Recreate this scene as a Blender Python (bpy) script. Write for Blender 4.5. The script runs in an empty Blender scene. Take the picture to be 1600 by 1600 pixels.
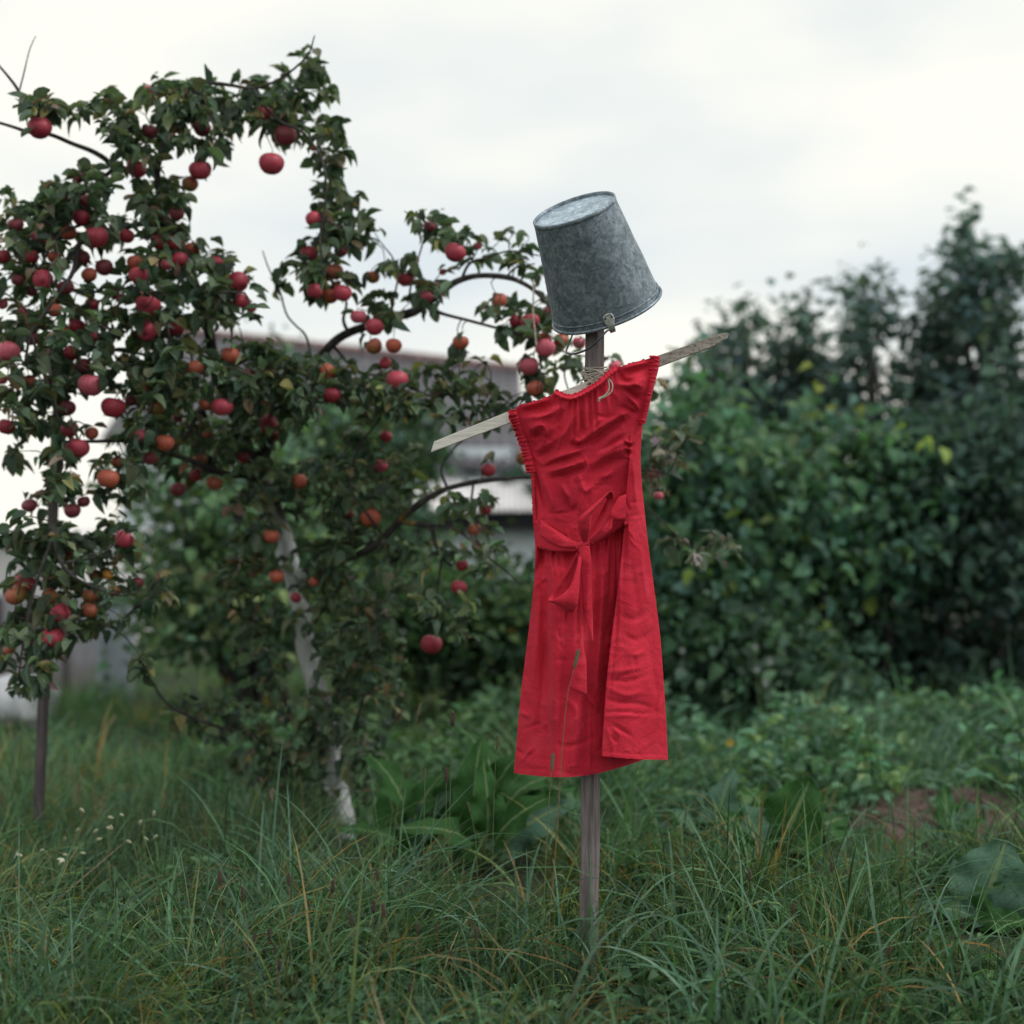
import bpy, bmesh, math, random
import numpy as np
from mathutils import Vector, Matrix, noise

sc = bpy.context.scene
R = math.radians
rng = np.random.default_rng(11)
random.seed(5)

# ------------------------------------------------------------------ camera
CAM_Z, PITCH, FPX = 1.15, R(0.75), 80 / 56 * 1600
cam_d = bpy.data.cameras.new('camera')
cam_d.sensor_fit = 'HORIZONTAL'
cam_d.sensor_width, cam_d.lens = 56, 80
cam_d.clip_start, cam_d.clip_end = 0.1, 2000
cam_d.dof.use_dof = True
cam_d.dof.focus_distance = 3.80
cam_d.dof.aperture_fstop = 2.3
cam = bpy.data.objects.new('camera', cam_d)
sc.collection.objects.link(cam)
cam.location = (0, 0, CAM_Z)
cam.rotation_euler = (math.pi / 2 + PITCH, 0, 0)
sc.camera = cam

# ------------------------------------------------------------------ world: bright overcast sky
SUN_EL, SUN_AZ = R(52), R(78)          # sun behind cloud, high to the right and a little behind the camera
world = bpy.data.worlds.new('World')
sc.world = world
world.use_nodes = True
wn, wl = world.node_tree.nodes, world.node_tree.links
wn.clear()
w_out = wn.new('ShaderNodeOutputWorld')
w_bg = wn.new('ShaderNodeBackground')
w_bg.inputs['Strength'].default_value = 0.1
w_sky = wn.new('ShaderNodeTexSky')
w_sky.sky_type = 'NISHITA'
w_sky.sun_disc = False
w_sky.sun_elevation = SUN_EL
w_sky.sun_rotation = math.pi - SUN_AZ
w_tc = wn.new('ShaderNodeTexCoord')
w_map = wn.new('ShaderNodeMapping')
w_map.inputs['Scale'].default_value = (1.0, 1.0, 2.6)
w_map.inputs['Location'].default_value = (0.35, 0.1, 0.42)
w_n = wn.new('ShaderNodeTexNoise')
w_n.inputs['Scale'].default_value = 3.1
w_n.inputs['Detail'].default_value = 4
w_n.inputs['Roughness'].default_value = 0.45
w_ramp = wn.new('ShaderNodeValToRGB')
w_ramp.color_ramp.elements[0].position = 0.30
w_ramp.color_ramp.elements[0].color = (7.2, 7.9, 8.2, 1)
w_ramp.color_ramp.elements[1].position = 0.58
w_ramp.color_ramp.elements[1].color = (10.1, 9.9, 9.0, 1)
w_mix = wn.new('ShaderNodeMixRGB')
w_mix.inputs[0].default_value = 0.94
wl.new(w_tc.outputs['Generated'], w_map.inputs['Vector'])
wl.new(w_map.outputs['Vector'], w_n.inputs['Vector'])
wl.new(w_n.outputs['Fac'], w_ramp.inputs['Fac'])
wl.new(w_sky.outputs['Color'], w_mix.inputs[1])
wl.new(w_ramp.outputs['Color'], w_mix.inputs[2])
wl.new(w_mix.outputs['Color'], w_bg.inputs['Color'])
wl.new(w_bg.outputs['Background'], w_out.inputs['Surface'])

# ------------------------------------------------------------------ soft sun through cloud
sun_d = bpy.data.lights.new('sun', 'SUN')
sun_d.energy = 1.5
sun_d.angle = R(16)
sun_d.color = (1.0, 0.97, 0.92)
sun = bpy.data.objects.new('sun', sun_d)
sc.collection.objects.link(sun)
sdir = Vector((math.sin(SUN_AZ) * math.cos(SUN_EL), -math.cos(SUN_AZ) * math.cos(SUN_EL), math.sin(SUN_EL)))
sun.rotation_euler = sdir.to_track_quat('Z', 'Y').to_euler()
sun.location = (4, -4, 8)

sc.view_settings.view_transform = 'Standard'
sc.view_settings.look = 'None'
sc.view_settings.exposure = 0.11
sc.view_settings.gamma = 1.0
sc.view_settings.use_curve_mapping = False
sc.render.engine = 'CYCLES'
sc.cycles.max_bounces = 6
sc.cycles.transparent_max_bounces = 4
sc.cycles.use_denoising = True
sc.cycles.denoiser = 'OPENIMAGEDENOISE'
sc.cycles.denoising_input_passes = 'RGB_ALBEDO_NORMAL'
sc.cycles.denoising_prefilter = 'ACCURATE'

# ------------------------------------------------------------------ helpers
COL = sc.collection
CP, SP = math.cos(PITCH), math.sin(PITCH)

def at(px, py, Y):
    """a point of the place seen at pixel (px, py) of the 1600-px photograph, Y metres ahead"""
    x, y = (px - 800) / FPX, (800 - py) / FPX
    dy, dz = CP - y * SP, SP + y * CP
    t = Y / dy
    return Vector((x * t, Y, CAM_Z + dz * t))

def at_np(px, py, Y):
    x, y = (px - 800) / FPX, (800 - py) / FPX
    dy, dz = CP - y * SP, SP + y * CP
    t = Y / dy
    return np.stack([x * t, Y + 0 * t, CAM_Z + dz * t], -1)

def to_px(P):
    P = np.asarray(P)
    dy, dz = P[..., 1], P[..., 2] - CAM_Z
    f = dy * CP + dz * SP
    u = dz * CP - dy * SP
    return 800 + FPX * P[..., 0] / f, 800 - FPX * u / f

def ground_z(x, y):
    return 0.022 * np.sin(2.1 * x + 0.6) * np.sin(1.7 * y + 0.3) + 0.012 * np.sin(5.3 * x + 1.1 * y) - 0.02

def link(o, parent=None):
    COL.objects.link(o)
    if parent is not None:
        o.parent = parent
    return o

def empty(name, loc=(0, 0, 0)):
    o = bpy.data.objects.new(name, None)
    o.location = loc
    o.empty_display_size = 0.1
    return link(o)

def tag(o, label=None, cat=None, group=None, kind=None):
    if label: o['label'] = label
    if cat: o['category'] = cat
    if group: o['group'] = group
    if kind: o['kind'] = kind
    return o

def np_mesh(name, V, F, mat=None, tint=None, smooth=True, extra=None):
    """fast mesh from arrays; F is (n,4) or (n,3), or a list of such arrays"""
    Fs = F if isinstance(F, list) else [F]
    me = bpy.data.meshes.new(name)
    V = np.asarray(V, dtype=np.float32).reshape(-1, 3)
    me.vertices.add(len(V))
    me.vertices.foreach_set('co', V.ravel())
    nl = sum(f.size for f in Fs)
    npoly = sum(len(f) for f in Fs)
    me.loops.add(nl)
    me.polygons.add(npoly)
    idx = np.concatenate([np.asarray(f, dtype=np.int32).ravel() for f in Fs])
    tot = np.concatenate([np.full(len(f), f.shape[1], dtype=np.int32) for f in Fs])
    start = np.concatenate([[0], np.cumsum(tot)[:-1]]).astype(np.int32)
    me.loops.foreach_set('vertex_index', idx)
    me.polygons.foreach_set('loop_start', start)
    me.polygons.foreach_set('use_smooth', np.full(npoly, smooth, dtype=bool))
    me.update(calc_edges=True)
    if tint is not None:
        a = me.attributes.new('tint', 'FLOAT_COLOR', 'POINT')
        t = np.ones((len(V), 4), dtype=np.float32)
        t[:, :3] = tint
        a.data.foreach_set('color', t.ravel())
    if extra is not None:
        for k, arr in extra.items():
            a = me.attributes.new(k, 'FLOAT', 'POINT')
            a.data.foreach_set('value', np.asarray(arr, dtype=np.float32).ravel())
    me.validate()
    if mat: me.materials.append(mat)
    return me

def np_obj(name, V, F, mat=None, parent=None, **k):
    return link(bpy.data.objects.new(name, np_mesh(name, V, F, mat, **k)), parent)

def catmull(P, n):
    """n points along a smooth curve through P (k, d)"""
    P = np.asarray(P, float)
    k = len(P)
    if k == 2:
        t = np.linspace(0, 1, n)[:, None]
        return P[0] * (1 - t) + P[1] * t
    Q = np.vstack([2 * P[0] - P[1], P, 2 * P[-1] - P[-2]])
    u = np.linspace(0, k - 1, n)
    i = np.minimum(u.astype(int), k - 2)
    t = (u - i)[:, None]
    p0, p1, p2, p3 = Q[i], Q[i + 1], Q[i + 2], Q[i + 3]
    return 0.5 * (2 * p1 + (p2 - p0) * t + (2 * p0 - 5 * p1 + 4 * p2 - p3) * t ** 2 + (3 * p1 - p0 - 3 * p2 + p3) * t ** 3)

class MB:
    """collects tubes, boxes, lathes into one mesh"""
    def __init__(s):
        s.v, s.f = [], []
    def add(s, V, F):
        o = len(s.v)
        s.v += [tuple(p) for p in V]
        s.f += [tuple(i + o for i in f) for f in F]
    def tube(s, pts, rad, sides=8, cap=True, wob=0.0):
        pts = [Vector(p) for p in pts]
        n = len(pts)
        if not hasattr(rad, '__len__'): rad = [rad] * n
        V, F = [], []
        ref = None
        for i in range(n):
            t = (pts[min(i + 1, n - 1)] - pts[max(i - 1, 0)])
            t = t.normalized() if t.length > 1e-9 else Vector((0, 0, 1))
            if ref is None:
                ref = Vector((1, 0, 0)) if abs(t.x) < 0.8 else Vector((0, 1, 0))
            a = (ref - t * ref.dot(t)).normalized()
            b = t.cross(a)
            ref = a
            for k in range(sides):
                th = 2 * math.pi * k / sides
                r = rad[i] * (1 + (wob * (noise.noise(pts[i] * 9 + Vector((k * 1.7, 0, 0)))) if wob else 0))
                V.append(pts[i] + (a * math.cos(th) + b * math.sin(th)) * r)
        for i in range(n - 1):
            for k in range(sides):
                k2 = (k + 1) % sides
                F.append((i * sides + k, i * sides + k2, (i + 1) * sides + k2, (i + 1) * sides + k))
        if cap:
            F.append(tuple(range(sides - 1, -1, -1)))
            F.append(tuple(range((n - 1) * sides, n * sides)))
        s.add(V, F)
    def box(s, c, d, rot=None):
        c = Vector(c)
        V = []
        for z in (-1, 1):
            for x, y in ((-1, -1), (1, -1), (1, 1), (-1, 1)):
                p = Vector((x * d[0] / 2, y * d[1] / 2, z * d[2] / 2))
                V.append(c + (rot @ p if rot is not None else p))
        s.add(V, [(3, 2, 1, 0), (4, 5, 6, 7), (0, 1, 5, 4), (1, 2, 6, 5), (2, 3, 7, 6), (3, 0, 4, 7)])
    def lathe(s, prof, seg=32, M=None, close=False):
        V, F = [], []
        for r, z in prof:
            for k in range(seg):
                a = 2 * math.pi * k / seg
                p = Vector((r * math.cos(a), r * math.sin(a), z))
                V.append(M @ p if M is not None else p)
        m = len(prof)
        for i in range(m - 1 if not close else m):
            j = (i + 1) % m
            for k in range(seg):
                k2 = (k + 1) % seg
                F.append((i * seg + k, i * seg + k2, j * seg + k2, j * seg + k))
        s.add(V, F)
    def mesh(s, name, mat, smooth=True):
        me = bpy.data.meshes.new(name)
        me.from_pydata(s.v, [], s.f)
        me.polygons.foreach_set('use_smooth', [smooth] * len(me.polygons))
        me.validate()
        if mat: me.materials.append(mat)
        return me
    def build(s, name, mat, parent=None, smooth=True):
        return link(bpy.data.objects.new(name, s.mesh(name, mat, smooth)), parent)

# ------------------------------------------------------------------ materials
class NT:
    def __init__(s, name):
        s.m = bpy.data.materials.new(name)
        s.m.use_nodes = True
        s.t = s.m.node_tree
        s.n, s.l = s.t.nodes, s.t.links
        s.b = s.n['Principled BSDF']
        s.out = s.n['Material Output']
    def new(s, typ, **props):
        n = s.n.new('ShaderNode' + typ)
        for k, v in props.items(): setattr(n, k, v)
        return n
    def put(s, a, b): s.l.new(a, b)
    def coord(s, kind='Object', scale=(1, 1, 1), rot=(0, 0, 0)):
        t = s.new('TexCoord')
        m = s.new('Mapping')
        m.inputs['Scale'].default_value = scale
        m.inputs['Rotation'].default_value = rot
        s.put(t.outputs[kind], m.inputs['Vector'])
        return m.outputs['Vector']
    def noise(s, vec, scale, detail=3, rough=0.5, dist=0):
        n = s.new('TexNoise')
        n.inputs['Scale'].default_value = scale
        n.inputs['Detail'].default_value = detail
        n.inputs['Roughness'].default_value = rough
        n.inputs['Distortion'].default_value = dist
        if vec is not None: s.put(vec, n.inputs['Vector'])
        return n.outputs['Fac']
    def ramp(s, fac, stops):
        r = s.new('ValToRGB')
        e = r.color_ramp.elements
        while len(e) < len(stops): e.new(0.5)
        for el, (p, c) in zip(e, stops):
            el.position = p
            el.color = (*c, 1) if hasattr(c, '__len__') else (c, c, c, 1)
        s.put(fac, r.inputs['Fac'])
        return r.outputs['Color']
    def mix(s, fac, a, b, mode='MIX'):
        m = s.new('MixRGB', blend_type=mode)
        for sock, v in zip(m.inputs, (fac, a, b)):
            if hasattr(v, 'links') or hasattr(v, 'is_linked'): s.put(v, sock)
            elif hasattr(v, '__len__'): sock.default_value = (*v, 1)
            else: sock.default_value = v
        return m.outputs['Color']
    def math(s, op, a, b=0.0, clamp=False):
        m = s.new('Math', operation=op, use_clamp=clamp)
        for sock, v in zip(m.inputs, (a, b)):
            if hasattr(v, 'is_linked'): s.put(v, sock)
            else: sock.default_value = v
        return m.outputs[0]
    def bump(s, h, strength=0.3, dist=0.01, prev=None):
        b = s.new('Bump')
        b.inputs['Strength'].default_value = strength
        b.inputs['Distance'].default_value = dist
        s.put(h, b.inputs['Height'])
        if prev is not None: s.put(prev, b.inputs['Normal'])
        s.put(b.outputs['Normal'], s.b.inputs['Normal'])
        return b.outputs['Normal']
    def set(s, color=None, rough=None, metal=None, spec=None, **k):
        for nm, v in (('Base Color', color), ('Roughness', rough), ('Metallic', metal), ('Specular IOR Level', spec)):
            if v is None: continue
            if hasattr(v, 'is_linked'): s.put(v, s.b.inputs[nm])
            elif hasattr(v, '__len__'): s.b.inputs[nm].default_value = (*v, 1)
            else: s.b.inputs[nm].default_value = v
        return s
    def translucent(s, col, fac):
        tr = s.new('BsdfTranslucent')
        mx = s.new('MixShader')
        mx.inputs[0].default_value = fac
        if hasattr(col, 'is_linked'): s.put(col, tr.inputs['Color'])
        else: tr.inputs['Color'].default_value = (*col, 1)
        s.put(s.b.outputs[0], mx.inputs[1])
        s.put(tr.outputs[0], mx.inputs[2])
        s.put(mx.outputs[0], s.out.inputs['Surface'])

def noisy(name, stops, scale=6, detail=4, rough=0.8, bump=0.0, bscale=40, vscale=(1, 1, 1), spec=0.3, bdist=0.01, metal=0.0):
    t = NT(name)
    v = t.coord('Object', vscale)
    f = t.noise(v, scale, detail, 0.6)
    t.set(t.ramp(f, stops), rough, metal, spec)
    if bump: t.bump(t.noise(v, bscale, 4, 0.6), bump, bdist)
    return t.m

def leaf_mat(name, source='tint', back=(1.7, 1.65, 1.8), trans=0.18, rough=0.5, vein=False, spec=0.35):
    t = NT(name)
    if source == 'tint':
        a = t.new('Attribute', attribute_name='tint')
        col = a.outputs['Color']
    else:
        a = t.new('ObjectInfo')
        col = a.outputs['Color']
    geo = t.new('NewGeometry')
    v = t.coord('Object')
    f = t.noise(v, 35, 3)
    col = t.mix(1.0, col, t.ramp(f, [(0.3, (0.8, 0.8, 0.8)), (0.7, (1.2, 1.2, 1.15))]), 'MULTIPLY')
    if vein:
        ac = t.new('Attribute', attribute_name='across')
        al = t.new('Attribute', attribute_name='along')
        w = t.math('LESS_THAN', ac.outputs['Fac'], 0.07)
        # side veins: slanted lines from the midrib
        s_ = t.math('SUBTRACT', t.math('MULTIPLY', al.outputs['Fac'], 9.0), t.math('MULTIPLY', ac.outputs['Fac'], 2.6))
        fr = t.math('FRACT', s_)
        w2 = t.math('MULTIPLY', t.math('LESS_THAN', fr, 0.09), 0.18)
        col = t.mix(t.math('MAXIMUM', w, w2), col, (0.15, 0.22, 0.11))
        t.bump(fr, 0.35, 0.006)
    backc = t.mix(1.0, col, back, 'MULTIPLY')
    colf = t.mix(geo.outputs['Backfacing'], col, backc)
    t.set(colf, rough, 0, spec)
    if trans: t.translucent(t.mix(1.0, col, (1.5, 1.6, 0.8), 'MULTIPLY'), trans)
    return t.m

M = {}
M['leaf'] = leaf_mat('apple_leaf', rough=0.62, trans=0.25, spec=0.25)
M['leaf_obj'] = leaf_mat('apple_leaf_single', 'object', rough=0.62, trans=0.25, spec=0.25)
M['bush_leaf'] = leaf_mat('bush_leaf', back=(1.2, 1.2, 1.2), trans=0.25, rough=0.7, spec=0.15)
M['grass'] = leaf_mat('grass_blade', back=(1.15, 1.15, 1.15), trans=0.25, rough=0.6, spec=0.16)
M['dock'] = leaf_mat('dock_leaf', 'object', back=(1.1, 1.1, 1.1), trans=0.2, rough=0.75, vein=True, spec=0.1)

def bark(name, paint=False):
    t = NT(name)
    v = t.coord('Object', (1, 1, 0.45))
    f = t.noise(v, 30, 5, 0.65)
    base = t.ramp(f, [(0.3, (0.022, 0.02, 0.022)), (0.55, (0.06, 0.055, 0.055)), (0.75, (0.13, 0.125, 0.12))])
    li = t.ramp(t.noise(v, 9, 4, 0.7), [(0.6, 0.0), (0.68, 1.0)])
    base = t.mix(li, base, (0.22, 0.15, 0.035))
    h = f
    if paint:
        p = t.ramp(t.noise(t.coord('Object', (1, 1, 0.35)), 11, 6, 0.75), [(0.28, 0.0), (0.37, 1.0)])
        pc = t.ramp(t.noise(v, 24, 4), [(0.3, (0.42, 0.44, 0.47)), (0.65, (0.74, 0.76, 0.78))])
        zz = t.new('SeparateXYZ')
        t.put(t.coord('Object'), zz.inputs[0])
        lim = t.ramp(t.math('SUBTRACT', 1.72, t.math('ADD', zz.outputs[2], t.math('MULTIPLY', t.noise(v, 6), 0.7))), [(0.1, 0.0), (0.24, 1.0)])
        p = t.mix(1.0, p, lim, 'MULTIPLY')
        base = t.mix(p, base, pc)
    t.set(base, 0.9, 0, 0.2)
    t.bump(h, 0.7, 0.012)
    return t.m
M['bark'] = bark('apple_bark')
M['bark_painted'] = bark('whitewashed_bark', True)
M['twig'] = noisy('twig_bark', [(0.3, (0.03, 0.024, 0.024)), (0.7, (0.1, 0.085, 0.08))], 25, rough=0.9)

def wood(name, c0, c1, c2, spots=None):
    t = NT(name)
    v = t.coord('Object', (14, 14, 0.9))
    f = t.noise(v, 7, 5, 0.65, 0.4)
    big = t.noise(t.coord('Object', (1, 1, 1)), 7, 3)
    c = t.ramp(f, [(0.3, c0), (0.52, c1), (0.72, c2)])
    c = t.mix(1.0, c, t.ramp(big, [(0.3, 0.8), (0.7, 1.15)]), 'MULTIPLY')
    if spots:
        c = t.mix(t.ramp(t.noise(t.coord('Object'), 90, 3, 0.7), [(0.52, 0.0), (0.6, 0.7)]), c, spots)
    t.set(c, 0.88, 0, 0.2)
    t.bump(f, 0.5, 0.004)
    return t.m
M['post_wood'] = wood('weathered_post_wood', (0.11, 0.09, 0.095), (0.2, 0.172, 0.178), (0.31, 0.275, 0.28))
def bar_wood():
    t = NT('bleached_bar_wood')
    v = t.coord('Object', (1.6, 14, 14), (0, R(19), 0))
    f = t.noise(v, 9, 5, 0.65, 0.4)
    sep = t.new('SeparateXYZ'); t.put(t.coord('Object'), sep.inputs[0])
    pale = t.ramp(f, [(0.3, (0.56, 0.54, 0.5)), (0.52, (0.74, 0.72, 0.67)), (0.72, (0.82, 0.8, 0.75))])
    grey = t.ramp(f, [(0.3, (0.17, 0.15, 0.13)), (0.52, (0.35, 0.32, 0.285)), (0.72, (0.5, 0.465, 0.42))])
    sp = t.ramp(t.noise(t.coord('Object'), 110, 3, 0.7), [(0.55, 0.0), (0.62, 0.75)])
    grey = t.mix(sp, grey, (0.12, 0.105, 0.09))
    c = t.mix(t.ramp(sep.outputs[0], [(0.16, 0.0), (0.34, 1.0)]), pale, grey)
    t.set(c, 0.88, 0, 0.2)
    t.bump(f, 0.4, 0.003)
    return t.m
M['bar_wood'] = bar_wood()
M['prop_wood'] = wood('prop_wood', (0.06, 0.045, 0.055), (0.11, 0.09, 0.1), (0.18, 0.15, 0.16))

def galvanized(name, dark=1.0):
    t = NT(name)
    v = t.coord('Object')
    vo = t.new('TexVoronoi')
    vo.inputs['Scale'].default_value = 130
    wv = t.mix(0.06, v, t.new('TexNoise').outputs['Color'])
    nn = t.new('TexNoise'); nn.inputs['Scale'].default_value = 26; nn.inputs['Detail'].default_value = 3
    t.put(v, nn.inputs['Vector'])
    wv = t.mix(0.035, v, nn.outputs['Color'])
    t.put(wv, vo.inputs['Vector'])
    sp = t.new('SeparateColor')
    t.put(vo.outputs['Color'], sp.inputs[0])
    f = t.math('ADD', t.math('MULTIPLY', sp.outputs[0], 0.24), t.math('MULTIPLY', t.noise(v, 34, 5, 0.65, 0.8), 0.76))
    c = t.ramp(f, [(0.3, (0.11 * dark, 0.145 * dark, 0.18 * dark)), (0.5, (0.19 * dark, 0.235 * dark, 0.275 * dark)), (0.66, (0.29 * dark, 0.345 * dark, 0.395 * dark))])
    r = t.ramp(sp.outputs[1], [(0.0, 0.42), (1.0, 0.62)])
    t.set(c, None, 0.62, 0.4)
    t.put(r, t.b.inputs['Roughness'])
    t.bump(t.noise(v, 30, 3), 0.12, 0.003)
    return t.m
M['zinc'] = galvanized('galvanized_steel')
M['zinc_lit_end'] = galvanized('galvanized_steel_lit_end', 2.0)  # same zinc lightened: sky light on the upturned end painted into its colour
M['wire'] = noisy('handle_wire', [(0.3, (0.04, 0.05, 0.06)), (0.7, (0.1, 0.12, 0.14))], 30, rough=0.45, metal=0.7)
M['lug'] = noisy('lug_plate', [(0.3, (0.4, 0.41, 0.41)), (0.7, (0.68, 0.68, 0.66))], 60, rough=0.35, metal=0.8)
M['twine'] = noisy('jute_twine', [(0.3, (0.32, 0.285, 0.25)), (0.7, (0.6, 0.55, 0.48))], 120, rough=0.95, bump=0.5, bscale=300)

def cotton(name, col=(0.6, 0.022, 0.05)):
    t = NT(name)
    v = t.coord('Object')
    big = t.noise(v, 5, 4, 0.6)
    c = t.mix(t.ramp(big, [(0.35, 0.0), (0.7, 1.0)]), tuple(x * 0.8 for x in col), tuple(min(1, x * 1.1 + 0.008) for x in col))
    # grubby patch on the bodice
    geo = t.coord('Object')
    st = t.new('VectorMath', operation='DISTANCE')
    st.inputs[1].default_value = tuple(at(884, 784, 3.79))
    t.put(geo, st.inputs[0])
    d = t.math('ADD', st.outputs['Value'], t.math('MULTIPLY', t.noise(v, 28, 4, 0.7), 0.12))
    c = t.mix(t.ramp(d, [(0.06, 0.28), (0.115, 0.0)]), c, (0.2, 0.02, 0.04))
    th = t.ramp(t.noise(t.coord('Object', (1, 1, 1)), 420, 2, 0.7), [(0.3, 0.8), (0.7, 1.18)])
    c = t.mix(1.0, c, th, 'MULTIPLY')
    fade = t.ramp(t.noise(v, 13, 5, 0.7, 0.5), [(0.5, 0.0), (0.75, 0.3)])
    c = t.mix(fade, c, (0.7, 0.075, 0.12))
    t.set(c, 0.85, 0, 0.15)
    t.b.inputs['Sheen Weight'].default_value = 0.06
    t.b.inputs['Sheen Roughness'].default_value = 0.5
    t.b.inputs['Sheen Tint'].default_value = (1, 0.5, 0.55, 1)
    cr = t.noise(v, 16, 4, 0.55, 0.8)
    cr2 = t.noise(t.coord('Object', (1, 1, 1.6)), 55, 3, 0.6, 0.6)
    n1 = t.bump(t.ramp(cr, [(0.35, 0.0), (0.65, 1.0)]), 0.22, 0.012)
    n2 = t.bump(cr2, 0.16, 0.004, n1)
    t.bump(t.noise(v, 900, 2, 0.6), 0.15, 0.0008, n2)
    t.translucent(tuple(min(1, x * 1.1) for x in col), 0.03)
    return t.m
M['cotton'] = cotton('red_cotton')

def apple_mat(name):
    t = NT(name)
    oi = t.new('ObjectInfo')
    v = t.coord('Object')
    sep = t.new('SeparateXYZ'); t.put(v, sep.inputs[0])
    rnd = t.math('MULTIPLY', oi.outputs['Random'], 40.0)
    off = t.new('CombineXYZ'); t.put(rnd, off.inputs[0]); t.put(rnd, off.inputs[1])
    add = t.new('VectorMath', operation='ADD'); t.put(v, add.inputs[0]); t.put(off.outputs[0], add.inputs[1])
    n = t.noise(add.outputs[0], 22, 3, 0.5)
    # fruit shaded by neighbours ripens less: green side towards the eye end and one random flank
    f = t.math('ADD', t.math('MULTIPLY', sep.outputs[2], 9.0), t.math('MULTIPLY', n, 1.5))
    f = t.math('ADD', f, t.math('MULTIPLY', sep.outputs[0], 7.0))
    al = t.math('SUBTRACT', oi.outputs['Alpha'], 0.5)
    f = t.math('ADD', f, t.math('MULTIPLY', al, 2.2))
    mask = t.ramp(f, [(0.12, 0.0), (0.62, 1.0)])
    green = t.mix(n, (0.17, 0.15, 0.03), (0.26, 0.17, 0.05))
    st = t.new('TexWave', wave_type='BANDS', bands_direction='X')
    ang = t.new('Math', operation='ARCTAN2'); t.put(sep.outputs[0], ang.inputs[0]); t.put(sep.outputs[1], ang.inputs[1])
    cv = t.new('CombineXYZ'); t.put(ang.outputs[0], cv.inputs[0]); t.put(sep.outputs[2], cv.inputs[1])
    sn = t.noise(cv.outputs[0], 9, 3, 0.6)
    red = t.mix(1.0, oi.outputs['Color'], t.ramp(sn, [(0.3, 0.72), (0.7, 1.2)]), 'MULTIPLY')
    c = t.mix(mask, green, red)
    sp = t.ramp(t.noise(add.outputs[0], 160, 1), [(0.72, 0.0), (0.78, 0.5)])
    c = t.mix(sp, c, (0.4, 0.25, 0.14))
    t.set(c, 0.48, 0, 0.4)
    return t.m
M['apple'] = apple_mat('apple_skin')
M['calyx'] = noisy('apple_calyx', [(0.3, (0.03, 0.02, 0.012)), (0.7, (0.07, 0.05, 0.03))], 80)
# ================================================================== SCARECROW
YS = 3.87
cross = empty('wooden_cross', at(920, 1510, YS))
tag(cross, 'weathered grey wooden post with a tilted crossbar lashed on by twine, standing in the grass', 'scarecrow frame')
def part_at(o, root):                       # keep the world-space mesh, hang it under a moved root
    o.parent = root
    o.matrix_parent_inverse = Matrix.Translation(root.location).inverted()
    return o

def post():
    mb = MB()
    b, t = at(920, 1530, YS), at(930, 400, YS)
    rot = Matrix.Rotation(R(-31), 3, 'Z')
    n = 40
    V, F = [], []
    prof = []
    h = 0.0196
    c = 0.0025
    for sx, sy in ((-1, -1), (1, -1), (1, 1), (-1, 1)):
        a = [(sx * h, sy * (h - c)), (sx * (h - c), sy * h)]
        if sx * sy < 0: pass
        else: a = a
        prof += a if sx * sy > 0 else a[::-1]
    m = len(prof)
    for i in range(n + 1):
        p = b.lerp(t, i / n)
        for k, (x, y) in enumerate(prof):
            q = rot @ Vector((x, y, 0))
            w = 1 + 0.05 * noise.noise(Vector((k * 0.8, i * 0.35, 2)))
            V.append(p + q * w + Vector((0.002 * noise.noise(Vector((0, 1, i * 0.3))), 0, 0)))
    for i in range(n):
        for k in range(m):
            k2 = (k + 1) % m
            F.append((i * m + k, i * m + k2, (i + 1) * m + k2, (i + 1) * m + k))
    F.append(tuple(range(m - 1, -1, -1)))
    F.append(tuple(range(n * m, n * m + m)))
    mb.add(V, F)
    return mb.build('post', M['post_wood'], None, smooth=False)
part_at(post(), cross)

def crossbar():
    secs = [(676, 698.5, 8.7, 3.838), (700, 689, 9.6, 3.838), (745, 671.5, 10.6, 3.837), (800, 650.5, 11.4, 3.836), (860, 627.5, 11.4, 3.835),
            (930, 601, 11.4, 3.834), (1000, 575.5, 11.2, 3.832), (1060, 553.5, 11, 3.83), (1095, 541, 10.6, 3.829), (1118, 532, 9.4, 3.828), (1130, 527.5, 7.2, 3.828), (1137, 525, 4.2, 3.828)]
    up = Vector((0.34, 0, 0.94)).normalized()
    V, F = [], []
    hd = 0.010
    for i, (px, py, hp, Y) in enumerate(secs):
        c = at(px, py, Y)
        h = hp / FPX * Y
        lean = Vector((-0.004, 0, 0)) if i == 0 else Vector((0, 0, 0))
        for j, (a, b) in enumerate(((-1, -1), (1, -1), (1, 1), (-1, 1))):      # (up, depth)
            jit = 0.0012 * noise.noise(Vector((i * 1.3, j * 2.1, 0.5)))
            dn = -0.0035 * (1 if (i >= 8 and a < 0) else 0) * ((i % 2) * 2 - 1) * 0.6
            V.append(c + up * (a * h + jit + dn) + Vector((0, b * hd, 0)) + lean * (a if i == 0 else 0) + (Vector((0.003 * a, 0, 0)) if i == 0 else Vector()))
    for i in range(len(secs) - 1):
        for k in range(4):
            k2 = (k + 1) % 4
            F.append((i * 4 + k, i * 4 + k2, (i + 1) * 4 + k2, (i + 1) * 4 + k))
    F.append((3, 2, 1, 0)); n = len(secs) - 1
    F.append((n * 4, n * 4 + 1, n * 4 + 2, n * 4 + 3))
    mb = MB(); mb.add(V, F)
    o = mb.build('crossbar', M['bar_wood'], None, smooth=False)
    bv = o.modifiers.new('bevel', 'BEVEL'); bv.width = 0.0012; bv.segments = 1
    return o
part_at(crossbar(), cross)

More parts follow.
